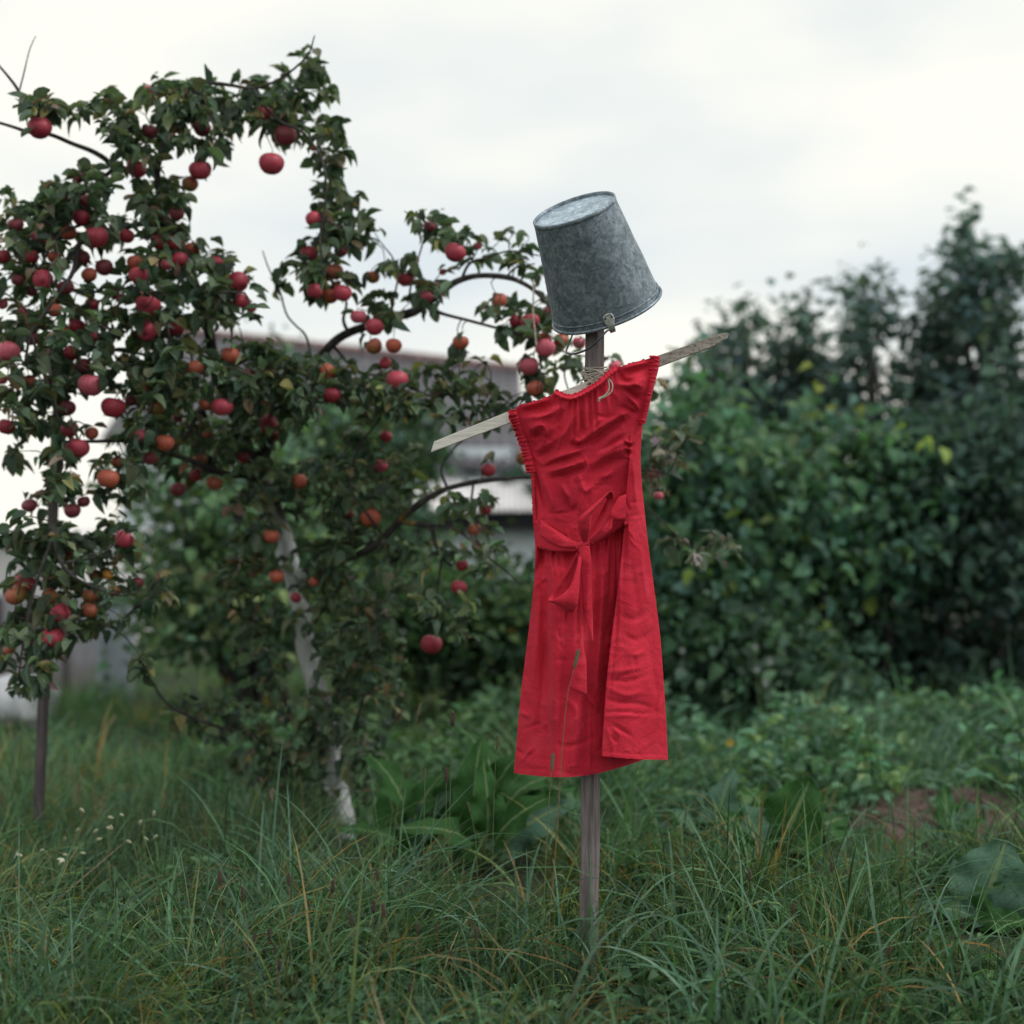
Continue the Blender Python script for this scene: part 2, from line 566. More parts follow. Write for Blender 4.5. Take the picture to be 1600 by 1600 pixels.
# twine lashing round post and bar
tw = MB()
def loop_round(cx, cy, half_w, y_front, y_back, slant, rad=0.0021, wob=0.0):
    """closed loop of twine round the joint; slant = rise from left to right in pixels"""
    pts = []
    for u, v in ((-1, 0.0), (-0.5, 1), (0, 1.15), (0.5, 1), (1, 0.0), (0.6, -1), (0, -1.1), (-0.6, -1)):
        d = y_front if v > 0 else (y_back if v < 0 else (y_front + y_back) / 2)
        pts.append(at(cx + u * half_w, cy - slant * u * (1 if v >= 0 else 0.4) + random.uniform(-1, 1), d - (0.004 if v > 1 else 0)))
    pts.append(pts[0])
    P = catmull([tuple(p) for p in pts], 40)
    tw.tube([Vector(p) for p in P], rad, 6, cap=False)
for cy, sl in ((574, 1), (577.5, -2), (580, 2)):
    loop_round(929, cy, 19, 3.842, 3.895, sl)
for k, (cy, sl) in enumerate(((584, 4), (588, -7), (592, 16), (607, 14), (611, -14), (586, 9), (590, 13), (594, -12), (598, 15), (600, -16), (604, 12), (609, -10), (596, 20), (603, -20))):
    loop_round(929, cy, 19.5 + k % 3, 3.820, 3.898, sl)
o = tw.build('twine', M['twine'], None)
part_at(o, cross)
te = MB()
for off in (0, 3.2):
    P = catmull([tuple(at(x + off * 0.5, y + off * 0.3, Y)) for x, y, Y in ((917, 577, 3.80), (930, 578, 3.785), (943, 585, 3.775), (951 + off, 597, 3.768), (951 + off, 610, 3.764), (944 + off * .4, 618, 3.763), (936, 622, 3.763))], 40)
    te.tube([Vector(p) for p in P], 0.0019, 6)
kn = at(936.5, 623, 3.762)
for k in range(7):
    a = k / 7 * 6.28
    te.tube([kn, kn + Vector((0.004 * math.cos(a) - .003, 0.002 * math.sin(a * 2), -0.006 - 0.003 * random.random()))], [0.0014, 0.0006], 5)
te.lathe([(0, -0.004), (0.003, -0.0025), (0.0038, 0), (0.003, 0.0025), (0, 0.004)], 8, Matrix.Translation(kn))
part_at(te.build('twine_end', M['twine'], None), cross)

# ------------------------------------------------------------------ bucket
rimc = at(948.5, 483, 3.905)
axis = Vector((-0.093, -0.122, 0.240))
H = axis.length
zq = axis.normalized()
# x axis of the bucket frame along the rim's long axis in the picture, to place the two lugs
xq = Vector((0.94, -0.05, 0.32)); xq = (xq - zq * xq.dot(zq)).normalized()
yq = zq.cross(xq)
bucket = bpy.data.objects.new('bucket', None)
link(bucket)
bucket.matrix_world = Matrix.Translation(rimc) @ Matrix((xq, yq, zq)).transposed().to_4x4()
tag(bucket, 'dented galvanized metal bucket upside down and tilted on top of the post', 'bucket')
RB, RT = 0.149, 0.1105
def br(z): return RB + (RT - RB) * z / H
def bucket_wall():
    seg, rows = 96, 30
    V, F = [], []
    for lay in (0, 1):
        for i in range(rows + 1):
            z = H * i / rows
            for k in range(seg):
                a = 2 * math.pi * k / seg
                r = br(z) - lay * 0.0012
                d = 0.0022 * noise.noise(Vector((math.cos(a) * 1.6, math.sin(a) * 1.6, z * 7))) + 0.0009 * noise.noise(Vector((math.cos(a) * 5, math.sin(a) * 5, z * 22)))
                V.append(((r + d) * math.cos(a), (r + d) * math.sin(a), z))
    n0 = (rows + 1) * seg
    for lay in (0, 1):
        for i in range(rows):
            for k in range(seg):
                k2 = (k + 1) % seg
                f = (lay * n0 + i * seg + k, lay * n0 + i * seg + k2, lay * n0 + (i + 1) * seg + k2, lay * n0 + (i + 1) * seg + k)
                F.append(f if lay == 0 else f[::-1])
    mb = MB(); mb.add(V, F)
    return mb.build('body', M['zinc'], bucket)
bucket_wall()
mb = MB()
prof = [(0.0, H - 0.006), (0.05, H - 0.0055), (RT - 0.010, H - 0.006), (RT - 0.004, H - 0.005)]
mb.lathe(prof, 64)
mb.build('end_plate', M['zinc_lit_end'], bucket)
mb = MB()
mb.lathe([(RT - 0.0035, H - 0.006), (RT - 0.0032, H + 0.0025), (RT - 0.0005, H + 0.0035), (RT + 0.0018, H + 0.002), (RT + 0.002, H - 0.008), (RT + 0.0008, H - 0.0095)], 72)
mb.build('end_seam', M['zinc'], bucket)
mb = MB()
mb.lathe([(RB + 0.0045 * math.cos(t * math.pi / 5) + 0.001, 0.0035 + 0.0045 * math.sin(t * math.pi / 5)) for t in range(10)], 96, close=True)
z2 = 0.019
mb.lathe([(br(z2) + 0.0022 * math.cos(t * math.pi / 4), z2 + 0.0028 * math.sin(t * math.pi / 4)) for t in range(8)], 96, close=True)
mb.build('rim', M['zinc'], bucket)
# lugs: one faces the viewer's side at px (951, 497), one opposite
Wi = bucket.matrix_world.inverted()
lv = Wi @ at(952, 500, 3.77)
a0 = math.atan2(lv.y, lv.x)
ends = []
for j, ang in enumerate((a0, a0 + math.pi)):
    lug = bpy.data.objects.new('lug', None); link(lug, bucket)
    lug.matrix_local = Matrix.Rotation(ang, 4, 'Z')
    LS = 0.82
    mb = MB()
    # plate following the wall: rounded top, tab bent over the rim
    cols, V, F = 9, [], []
    rows = [(a * LS, b * LS) for a, b in ((0.046, 0.006), (0.043, 0.013), (0.037, 0.0165), (0.028, 0.0175), (0.018, 0.0165), (0.012, 0.012), (0.004, 0.0105), (-0.006, 0.010), (-0.014, 0.0085))]
    for lay in (0.0045, 0.0062):
        for z, w in rows:
            for c in range(cols):
                y = w * (c / (cols - 1) * 2 - 1)
                rr = br(max(z, 0.0)) + lay + (0.0028 if z < 0.024 else 0) + (0.002 if z < 0.013 else 0)
                V.append((math.sqrt(rr * rr - y * y), y, z))
    n0 = len(rows) * cols
    for i in range(len(rows) - 1):
        for c in range(cols - 1):
            a = i * cols + c
            F.append((a, a + 1, a + cols + 1, a + cols)[::-1])
            F.append((n0 + a, n0 + a + 1, n0 + a + cols + 1, n0 + a + cols))
    ring = [i for i in range(cols)] + [i * cols + cols - 1 for i in range(1, len(rows))] + [(len(rows) - 1) * cols + c for c in range(cols - 2, -1, -1)] + [i * cols for i in range(len(rows) - 2, 0, -1)]
    for a, b in zip(ring, ring[1:] + ring[:1]): F.append((a, b, n0 + b, n0 + a))
    mb.add(V, F)
    pl = mb.build('plate', M['lug'], lug)
    for y in (-0.0085, 0.0085):
        rv = MB()
        rr = br(0.027) + 0.0062
        T = Matrix.Translation((math.sqrt(rr * rr - y * y), y, 0.027)) @ Matrix.Rotation(math.pi / 2, 4, 'Y')
        rv.lathe([(0.0042, 0), (0.0036, 0.0016), (0.002, 0.0026), (0.0, 0.003)], 10, T)
        rv.build('rivet', M['wire'], lug)
    ends.append(bucket.matrix_world @ (Matrix.Rotation(ang, 4, 'Z') @ Vector((RB + 0.007, 0, -0.010))))
# wire bail, fallen down to the front of the post
e0, e1 = ends
P = [e0 + Vector((0.002, -0.006, 0.006)), e0, at(950, 516, 3.76), at(938, 528, 3.755), at(922, 543, 3.765), at(905, 551, 3.80), at(893, 553, 3.86), at(885, 550, 3.93), at(888, 540, 3.97), at(893, 527, 4.0), at(896, 517, 4.02)]
mb = MB()
mb.tube([Vector(p) for p in catmull([tuple(p) for p in P], 70)], 0.0027, 8)
o = mb.build('handle', M['wire'])
o.parent = bucket
o.matrix_parent_inverse = bucket.matrix_world.inverted()

# ------------------------------------------------------------------ dress
def DP(px, py, d):                                  # d: centimetres towards the viewer from the post's plane
    return at(px, py, YS - d / 100.0)
dress = empty('dress', at(920, 1200, YS))
tag(dress, 'red sleeveless cotton dress with a tied waist bow hanging over the crossbar', 'dress')

# rows: L(px,py,d) M(px,py,d) E(px,py,d) R(px,py,d) bulge sag
ROWS = [
    ((803, 641, 5.6), (984, 567, 7.2), (984.3, 567, 7.2), (1025, 556, 7.0), 1.4, 0),
    ((812, 668, 4.4), (984, 604, 8.0), (984.3, 604, 8.0), (1019, 592, 6.0), 2.2, 0),
    ((825, 702, 3.2), (985, 646, 8.0), (985.3, 646, 8.0), (1010, 632, 5.2), 3.4, 0),
    ((832, 737, 2.4), (986, 684, 6.6), (984.5, 684, 7.6), (1004, 668, 4.4), 4.4, 0),
    ((833, 772, 2.0), (988, 722, 5.2), (983, 722, 7.4), (1001, 712, 4.0), 5.2, 0),
    ((833, 812, 2.0), (989, 765, 4.4), (979, 765, 7.4), (1003, 757, 4.0), 5.4, 0),
    ((836, 852, 2.0), (990, 815, 3.6), (976, 813, 7.8), (1008, 806, 4.2), 5.4, 0),
    ((835, 897, 1.4), (991, 868, 2.4), (971, 868, 8.6), (1014, 860, 4.6), 5.6, 0),
    ((829, 960, 1.0), (993, 936, 0.5), (963, 936, 10.0), (1023, 926, 5.0), 7.4, 2),
    ((821, 1025, 0.0), (995, 1010, -2.5), (954, 1006, 11.2), (1032, 999, 5.4), 8.8, 4),
    ((813, 1090, -1.0), (999, 1072, -5), (947, 1071, 12.2), (1037, 1066, 5.8), 9.8, 8),
    ((808, 1150, -1.6), (1006, 1131, -7.5), (943, 1128, 13.0), (1041, 1128, 6.2), 10.7, 12),
    ((803, 1208, -2.0), (1014, 1185, -10), (940, 1181, 13.6), (1043.5, 1187, 6.6), 11.5, 16),
]
NECK = [(803, 640), (815, 632), (838, 626), (858, 619), (868, 612), (874, 617), (886, 622), (900, 620), (912, 614), (925, 606), (940, 598), (952, 585), (962, 577), (975, 571), (990, 566), (1008, 562), (1025, 556)]
NL, NG, NRR, NROW = 150, 10, 52, 250
def smooth_rows(vals, n=NROW):
    return catmull(np.array(vals, float), n)
Lr = smooth_rows([r[0] for r in ROWS]); Mr = smooth_rows([r[1] for r in ROWS]); Er = smooth_rows([r[2] for r in ROWS]); Rr = smooth_rows([r[3] for r in ROWS])
Br = smooth_rows([(r[4], r[5]) for r in ROWS])
u1 = np.linspace(0, 1, NL)[None, :]
sm = np.clip((u1 - 0.66) / 0.34, 0, 1); sm = sm * sm * (3 - 2 * sm)
lin = lambda A, B, u: A[:, None] * (1 - u) + B[:, None] * u
PXl = lin(Lr[:, 0], Mr[:, 0], u1)
PYl = lin(Lr[:, 1], Mr[:, 1], u1) + Br[:, 1:2] * np.sin(np.pi * np.clip(u1 / 0.98, 0, 1)) ** 1.0
Dl = Lr[:, 2:3] + (Mr[:, 2] - Lr[:, 2])[:, None] * sm + Br[:, 0:1] * np.sin(np.pi * np.clip(u1 / 0.97, 0, 1) ** 0.9)
ug = np.linspace(0, 1, NG + 2)[None, 1:-1]
PXg, PYg, Dg = [lin(Mr[:, i], Er[:, i], ug) for i in range(3)]
gap = np.abs(Mr[:, 0] - Er[:, 0])[:, None]
PXg = PXg + gap * 0.10 * np.sin(np.pi * ug)
ur = np.linspace(0, 1, NRR)[None, :]
PXr, PYr = lin(Er[:, 0], Rr[:, 0], ur), lin(Er[:, 1], Rr[:, 1], ur)
rowt = np.linspace(0, 1, NROW)[:, None]
PYr = PYr + 2.0 * rowt ** 2 * np.sin(np.pi * ur)
Dr = lin(Er[:, 2], Rr[:, 2], ur) + (0.6 + 1.3 * rowt) * np.sin(np.pi * ur) * np.clip((rowt - 0.12) * 6, 0, 1)
PX = np.concatenate([PXl, PXg, PXr], 1); PY = np.concatenate([PYl, PYg, PYr], 1); D = np.concatenate([Dl, Dg, Dr], 1)
# on the bodice both panels are one smooth cloth
XF = np.clip((PX - Lr[:, 0:1]) / (Rr[:, 0:1] - Lr[:, 0:1]), 0, 1)
topb = np.interp(np.linspace(0, len(ROWS) - 1, NROW), [0, 1, 2, 3, 4.2], [2.2, 2.9, 3.5, 4.2, 4.8])[:, None]
Du = Lr[:, 2:3] * (1 - XF) + Rr[:, 2:3] * XF + topb * np.sin(np.pi * XF) ** 0.7
wb = np.interp(np.linspace(0, len(ROWS) - 1, NROW), [0, 2.6, 4.6], [1, 1, 0])[:, None]
D = D * (1 - wb) + Du * wb
# neckline: pull the upper rows to the drawn neckline, fading downwards
nx = np.array([p[0] for p in NECK], float); ny = np.array([p[1] for p in NECK], float)
dyn = np.interp(PX[0], nx, ny) - PY[0] + 1.3 * np.sin(PX[0] * 0.33) + 1.0 * np.sin(PX[0] * 0.81 + 1)
fade = np.exp(-((PY - PY[0][None, :]) / 26.0).clip(0) ** 1.3)
PY = PY + dyn[None, :] * fade
# the neck opening stands a little forward of the bar, gathered
gath = np.exp(-((PX - 915) / 42.0) ** 4)
fall = np.clip(1 - (PY - np.interp(PX, nx, ny)) / 80.0, 0, 1)
D = D + 0.55 * gath * fall ** 0.8 * np.sin((PX + 0.10 * (PX - 915) * (1 - fall) * -3) * 2 * np.pi / 9.7 + 1.2 * np.sin(PX * 0.21))
# gathers under the waist seam
ws = np.interp(PX, [836, 905, 940, 985, 1010], [853, 862, 842, 815, 806])
dw = PY - ws
wg = np.clip(dw / 6.0, 0, 1) * np.exp(-np.clip(dw, 0, None) / 75.0) * (PX < 975)
D = D + wg * (0.42 * np.sin(PX * 2 * np.pi / 11.0 + 1.4 * np.sin(PX * 0.13 + 1)) + 0.34 * np.sin(PX * 2 * np.pi / 19.0 + 0.8))

# hand-placed creases: (kind, polyline, width px, height cm, panel)   ridge +, valley -
CRE = [
    # from the gathered neckline
    ('r', [(897, 644), (889, 664), (878, 684), (871, 704)], 4.5, 0.75, 'L'), ('r', [(882, 640), (866, 664)], 4, -0.5, 'L'),
    ('r', [(904, 632), (905, 660), (903, 684)], 3.6, 0.55, 'L'), ('r', [(910, 640), (911, 676)], 3, -0.5, 'L'),
    ('r', [(917, 628), (915, 656), (917, 672)], 3.6, 0.5, 'L'), ('r', [(892, 692), (904, 697), (918, 689)], 3.5, -0.7, 'L'),
    ('r', [(896, 686), (906, 690), (916, 682)], 4.5, 0.6, 'L'), ('r', [(874, 636), (860, 646), (846, 652)], 4, 0.45, 'L'),
    # long diagonals across the chest
    ('r', [(912, 686), (946, 664), (984, 642)], 6.0, 0.8, 'L'), ('r', [(904, 708), (930, 686), (962, 662), (976, 652)], 6.5, -1.0, 'L'),
    ('r', [(856, 722), (880, 712), (904, 704), (926, 694)], 5.0, 0.85, 'L'), ('r', [(852, 730), (872, 720), (890, 716)], 3.2, -0.7, 'L'),
    ('r', [(856, 738), (884, 730), (914, 720)], 4.2, 0.75, 'L'), ('r', [(862, 748), (888, 742), (915, 730)], 4.0, -0.6, 'L'),
    ('r', [(938, 706), (956, 694), (973, 682)], 3.2, -0.5, 'L'), ('r', [(934, 712), (956, 700), (976, 690)], 4.0, 0.5, 'L'),
    ('r', [(920, 728), (946, 712), (976, 700)], 5.5, 0.55, 'L'), ('r', [(926, 740), (952, 724), (978, 716)], 5.0, -0.5, 'L'),
    ('r', [(924, 676), (930, 662), (946, 652)], 3.0, 0.35, 'L'), ('r', [(930, 648), (948, 652), (960, 648)], 2.6, -0.3, 'L'),
    # left shoulder and sleeve
    ('r', [(813, 636), (838, 630), (858, 623)], 4.0, 0.5, 'L'), ('r', [(818, 645), (842, 640), (868, 630)], 4.5, -0.5, 'L'),
    ('r', [(820, 653), (846, 650), (872, 640)], 4.5, 0.5, 'L'), ('r', [(828, 670), (846, 664), (853, 672), (850, 690), (842, 702)], 3.4, 0.5, 'L'),
    ('r', [(834, 684), (842, 678)], 5.0, -0.6, 'L'), ('r', [(838, 706), (862, 690), (884, 676)], 4.0, 0.4, 'L'), ('r', [(842, 716), (864, 700)], 3.6, -0.35, 'L'),
    # right shoulder
    ('r', [(972, 576), (990, 571), (1012, 566)], 3.6, 0.5, 'A'), ('r', [(968, 584), (976, 594), (988, 596)], 3.2, -0.6, 'A'),
    ('r', [(976, 586), (994, 580), (1014, 572)], 3.6, -0.5, 'A'), ('r', [(962, 600), (984, 602), (1004, 594)], 4.5, 0.6, 'A'),
    ('r', [(958, 612), (966, 622), (966, 636)], 3.5, 0.4, 'A'), ('r', [(976, 606), (990, 618), (1000, 624)], 3.2, -0.5, 'A'), ('r', [(978, 616), (992, 630), (1000, 640)], 3.2, 0.5, 'A'),
    ('r', [(968, 634), (982, 640), (994, 648)], 3.0, -0.5, 'A'), ('r', [(990, 600), (1004, 604)], 3.0, 0.4, 'A'),
    # puckers at the right dart
    ('r', [(976, 688), (988, 692), (1000, 672)], 1.8, 0.4, 'A'), ('r', [(976, 694), (987, 697)], 1.6, -0.35, 'A'), ('r', [(977, 700), (987, 703)], 1.6, 0.35, 'A'),
    ('r', [(977, 706), (986, 709)], 1.6, -0.3, 'A'), ('r', [(978, 713), (985, 716)], 1.6, 0.3, 'A'),
    # bodice lower left
    ('r', [(838, 742), (846, 770), (856, 800)], 3.6, -0.9, 'L'), ('r', [(845, 740), (856, 768), (866, 796)], 5.5, 0.6, 'L'),
    ('r', [(836, 760), (838, 810)], 2.2, -0.6, 'L'), ('r', [(857, 803), (882, 801), (907, 797)], 1.8, -0.25, 'L'),
    ('r', [(905, 744), (914, 766), (930, 756)], 4.0, 0.45, 'L'), ('r', [(882, 780), (892, 796), (904, 790)], 5.0, -0.5, 'L'),
    ('r', [(918, 762), (908, 786), (905, 800)], 3.0, 0.45, 'L'), ('r', [(876, 756), (888, 778)], 4.0, 0.4, 'L'), ('r', [(940, 748), (958, 736)], 4.0, 0.4, 'L'),
    # skirt, left panel
    ('s', [(862, 862), (860, 900), (859, 968), (861, 1090), (864, 1212)], 2.4, 1.5, 'L'), ('r', [(856, 880), (854, 968), (855, 1090), (857, 1200)], 6.0, -0.75, 'L'),
    ('r', [(846, 868), (838, 892), (834, 905)], 4.0, -0.7, 'L'), ('r', [(836, 908), (852, 910)], 2.4, -0.4, 'L'), ('r', [(836, 915), (854, 902)], 2.6, 0.4, 'L'),
    ('r', [(846, 920), (838, 1000), (828, 1090)], 6.0, 0.5, 'L'), ('r', [(852, 1000), (846, 1090), (838, 1180)], 7.0, -0.55, 'L'),
    ('r', [(812, 1112), (826, 1120)], 2.6, 0.45, 'L'), ('r', [(808, 1172), (820, 1180)], 2.2, -0.4, 'L'), ('r', [(812, 1190), (832, 1170)], 2.6, 0.35, 'L'), ('r', [(814, 1140), (848, 1130)], 2.4, -0.25, 'L'),
    ('r', [(886, 940), (880, 1060), (876, 1200)], 8.0, -0.45, 'L'), ('r', [(906, 1000), (902, 1100), (896, 1210)], 8.0, 0.5, 'L'),
    ('r', [(930, 850), (926, 960), (920, 1080), (914, 1200)], 7.0, -0.45, 'L'), ('r', [(946, 850), (940, 960), (932, 1080)], 5.0, 0.5, 'L'),
    ('r', [(956, 850), (950, 960)], 3.0, -0.4, 'L'), ('r', [(938, 900), (952, 890)], 2.4, 0.3, 'L'), ('r', [(920, 1090), (936, 1110)], 3.0, 0.35, 'L'),
    ('r', [(868, 1160), (890, 1166), (930, 1152)], 3.0, -0.25, 'L'), ('r', [(868, 1204), (905, 1211), (940, 1209)], 1.3, -0.16, 'L'), ('r', [(804, 1200), (862, 1203)], 1.3, -0.16, 'L'),
    ('r', [(880, 1090), (900, 1110), (896, 1140)], 5.0, 0.3, 'L'), ('r', [(880, 946), (890, 958)], 3, 0.3, 'L'),
    # skirt, right panel
    ('r', [(948, 1050), (978, 1048), (1010, 1040)], 3.0, 0.4, 'R'), ('r', [(950, 1062), (985, 1064), (1012, 1054)], 3.0, -0.4, 'R'),
    ('r', [(950, 1076), (980, 1086), (1006, 1080)], 3.4, 0.42, 'R'), ('r', [(946, 1092), (970, 1098), (1000, 1100), (1022, 1108)], 3.0, -0.42, 'R'),
    ('r', [(944, 1114), (975, 1112), (1005, 1116), (1030, 1110)], 1.6, -0.3, 'R'), ('r', [(944, 1119), (980, 1118), (1020, 1120)], 2.2, 0.28, 'R'),
    ('r', [(1030, 1088), (1022, 1108), (1016, 1124)], 2.2, -0.42, 'R'), ('r', [(1034, 1092), (1028, 1112)], 2.4, 0.35, 'R'),
    ('r', [(958, 1132), (974, 1142), (986, 1150)], 2.2, -0.42, 'R'), ('r', [(960, 1140), (970, 1150)], 2.0, 0.36, 'R'), ('r', [(952, 1150), (966, 1160)], 2.2, -0.3, 'R'),
    ('r', [(946, 1134), (956, 1160), (958, 1180)], 2.6, 0.3, 'R'), ('r', [(942, 1173), (985, 1178), (1042, 1180)], 1.2, -0.16, 'R'),
    ('r', [(970, 960), (990, 968), (1016, 955)], 4.0, -0.35, 'R'), ('r', [(974, 1020), (1000, 1022), (1024, 1000)], 3.4, 0.35, 'R'), ('r', [(972, 990), (996, 1000), (1020, 985)], 3.4, -0.3, 'R'),
    ('r', [(990, 900), (1006, 890)], 4.0, 0.3, 'R'), ('r', [(985, 870), (992, 920), (1000, 980)], 6.0, -0.35, 'R'), ('r', [(1000, 860), (1012, 940)], 4.0, 0.4, 'R'),
    ('r', [(980, 786), (1004, 784)], 1.8, -0.2, 'R'), ('r', [(978, 808), (1006, 803)], 1.6, -0.3, 'R'), ('r', [(966, 950), (958, 1040), (950, 1110)], 2.0, -0.25, 'R'),
    ('r', [(990, 720), (992, 760), (996, 800)], 3.0, 0.4, 'R'), ('r', [(1014, 1010), (1022, 1060), (1026, 1090)], 5.0, -0.35, 'R'),
]
colid = np.concatenate([np.zeros(NL), np.ones(NG), np.full(NRR, 2)])[None, :] + 0 * PX
disp = np.zeros_like(PX)
WB = wb + 0 * PX
rr_ = np.random.default_rng(3)
for _ in range(110):                                   # finer crumples all over the cloth
    y = rr_.uniform(640, 1200); x = rr_.uniform(805, 1040)
    a = rr_.normal(0.25, 0.7); L_ = rr_.uniform(6, 28)
    p0 = (x - L_ * math.cos(a), y - L_ * math.sin(a)); p1 = (x + L_ * math.cos(a), y + L_ * math.sin(a))
    mid = (x + rr_.normal(0, 4), y + rr_.normal(0, 4))
    CRE.append(('r', [p0, mid, p1], rr_.uniform(1.2, 3.4), rr_.choice([-1, 1]) * rr_.uniform(0.05, 0.15), 'A'))
for kind, pl, w, h, pan in CRE:
    if pan == 'R' and kind == 'r': h = h * 0.62
    pl = np.asarray(catmull(pl, max(6, 4 * len(pl))))
    best = np.full(PX.shape, 1e9); side = np.zeros_like(PX); tt = np.zeros_like(PX)
    bb = (PX > pl[:, 0].min() - 60) & (PX < pl[:, 0].max() + 60) & (PY > pl[:, 1].min() - 60) & (PY < pl[:, 1].max() + 60)
    qx, qy = PX[bb], PY[bb]
    b_, s_, t_ = np.full(qx.shape, 1e9), np.zeros_like(qx), np.zeros_like(qx)
    for i in range(len(pl) - 1):
        ax, ay = pl[i]; ex, ey = pl[i + 1][0] - ax, pl[i + 1][1] - ay
        l2 = ex * ex + ey * ey + 1e-9
        t = np.clip(((qx - ax) * ex + (qy - ay) * ey) / l2, 0, 1)
        ddx, ddy = qx - ax - t * ex, qy - ay - t * ey
        dd = np.hypot(ddx, ddy)
        m = dd < b_
        b_[m] = dd[m]; s_[m] = (ex * ddy - ey * ddx)[m]; t_[m] = (i + t[m]) / (len(pl) - 1)
    endf = np.sqrt(np.clip(np.sin(np.pi * np.clip(t_, 0.02, 0.98)), 0, 1))
    if kind == 'r':
        val = h * (0.7 * np.exp(-(b_ / (w * 1.15)) ** 2) + 0.38 * np.exp(-b_ / (w * 0.9))) * endf
    else:                                             # a pleat edge: the cloth to its right stands proud
        sd = -np.sign(s_) * b_
        val = h / (1 + np.exp(-np.clip(sd / w, -30, 30))) * np.exp(-np.clip(sd, 0, None) / 26.0)
        val = val * np.clip((qy - 866) / 25.0, 0, 1)
    mask = {'L': colid[bb] == 0, 'R': colid[bb] == 2, 'A': colid[bb] != 1}[pan] | (WB[bb] > 0.35)
    disp[bb] += np.where(mask, val, 0)
D = D + disp * 2.3
for qx_, qy_, qr_, qa_ in ((838, 664, 20, 2.3), (996, 598, 20, 2.1), (868, 660, 26, 0.8), (940, 640, 34, 0.7)):
    D = D + np.where((colid != 1) | (WB > 0.35), qa_ * np.exp(-((PX - qx_) ** 2 + (PY - qy_) ** 2) / qr_ ** 2), 0)
D = D - 3.2 * np.clip(dw / 4.0, 0, 1) * np.exp(-(np.clip(dw, 0, None) / 30.0) ** 1.4) * np.clip((PX - 838) / 8, 0, 1) * np.clip((982 - PX) / 6, 0, 1)
# slow waviness
wav = np.array([[noise.noise(Vector((PX[i, j] * 0.02, PY[i, j] * 0.016, D[i, j] * 0.05))) for j in range(0, PX.shape[1], 4)] for i in range(0, NROW, 5)])
wi = np.clip(np.arange(NROW) / 5, 0, wav.shape[0] - 1.001); wj = np.clip(np.arange(PX.shape[1]) / 4, 0, wav.shape[1] - 1.001)
i0, j0 = wi.astype(int), wj.astype(int); fi, fj = (wi - i0)[:, None], (wj - j0)[None, :]
wav = wav[i0][:, j0] * (1 - fi) * (1 - fj) + wav[i0 + 1][:, j0] * fi * (1 - fj) + wav[i0][:, j0 + 1] * (1 - fi) * fj + wav[i0 + 1][:, j0 + 1] * fi * fj
edge = np.clip(np.minimum(PX - Lr[:, 0:1], Rr[:, 0:1] - PX) / 14.0, 0, 1)
D = D + 0.5 * wav * edge
# back panel: from right edge to left edge, behind the post
NB = 44
ub = np.linspace(0, 1, NB + 2)[None, 1:-1]
PXb, PYb = lin(Rr[:, 0], Lr[:, 0], ub), lin(Rr[:, 1], Lr[:, 1], ub)
PYb = PYb + (np.interp(PXb[0], nx, ny) - PYb[0])[None, :] * np.exp(-((PYb - PYb[0][None, :]) / 26.0).clip(0) ** 1.3)
neckdip = np.exp(-((PXb - 918) / 34.0) ** 4) * np.exp(-np.arange(NROW)[:, None] / 22.0)
PYb = PYb + 14 * neckdip
Bd = np.interp(np.linspace(0, 1, NROW), [0, 0.1, 0.3, 0.5, 0.75, 1], [4.5, 5.5, 6.5, 7.5, 11, 15])[:, None]
base = lin(Rr[:, 2], Lr[:, 2], ub)
Db = base - Bd * np.sin(np.pi * ub) ** 0.75 + 0.5 * np.sin(ub * 23 + rowt * 3) * rowt
PYb = PYb - (6.2 * rowt * np.sin(np.pi * ub) ** 0.75) * 2.0
A = at_np(np.concatenate([PX, PXb], 1), np.concatenate([PY, PYb], 1), YS - np.concatenate([D, Db], 1) / 100.0)
NC = A.shape[1]
ii, jj = np.meshgrid(np.arange(NROW - 1), np.arange(NC), indexing='ij')
j2 = (jj + 1) % NC
F = np.stack([ii * NC + jj, (ii + 1) * NC + jj, (ii + 1) * NC + j2, ii * NC + j2], -1).reshape(-1, 4)
# split at the waist: bodice and skirt are parts
row_y = (Lr[:, 1] + Rr[:, 1]) / 2
wrow = int(np.argmin(np.abs(row_y - 833)))
frow = ii.reshape(-1)
# close the shoulders over the bar
front0 = np.arange(0, NL + NG + NRR); topx = PX[0]
sh = []
pxb0 = PXb[0]
for j in range(NL + NG + NRR - 1):
    xm = (topx[j] + topx[j + 1]) / 2
    if xm > 866 and xm < 962: continue
    jb = NL + NG + NRR + int(np.argmin(np.abs(pxb0 - topx[j]))); jb2 = NL + NG + NRR + int(np.argmin(np.abs(pxb0 - topx[j + 1])))
    if jb == jb2: sh.append((j, j + 1, jb, jb))
    else: sh.append((j, j + 1, jb2, jb))
tri = np.array([s[:3] for s in sh if s[2] == s[3]], dtype=int).reshape(-1, 3); quad = np.array([s for s in sh if s[2] != s[3]], dtype=int).reshape(-1, 4)
Vall = A.reshape(-1, 3)
def sub_mesh(name, Fs):
    used = np.unique(np.concatenate([f.ravel() for f in Fs]))
    mp = -np.ones(len(Vall), int); mp[used] = np.arange(len(used))
    return part_at(np_obj(name, Vall[used], [mp[f] for f in Fs if len(f)], M['cotton']), dress)
bod = sub_mesh('bodice', [F[frow < wrow], quad[:, ::-1], tri[:, ::-1]])
ski = sub_mesh('skirt', [F[frow >= wrow]])

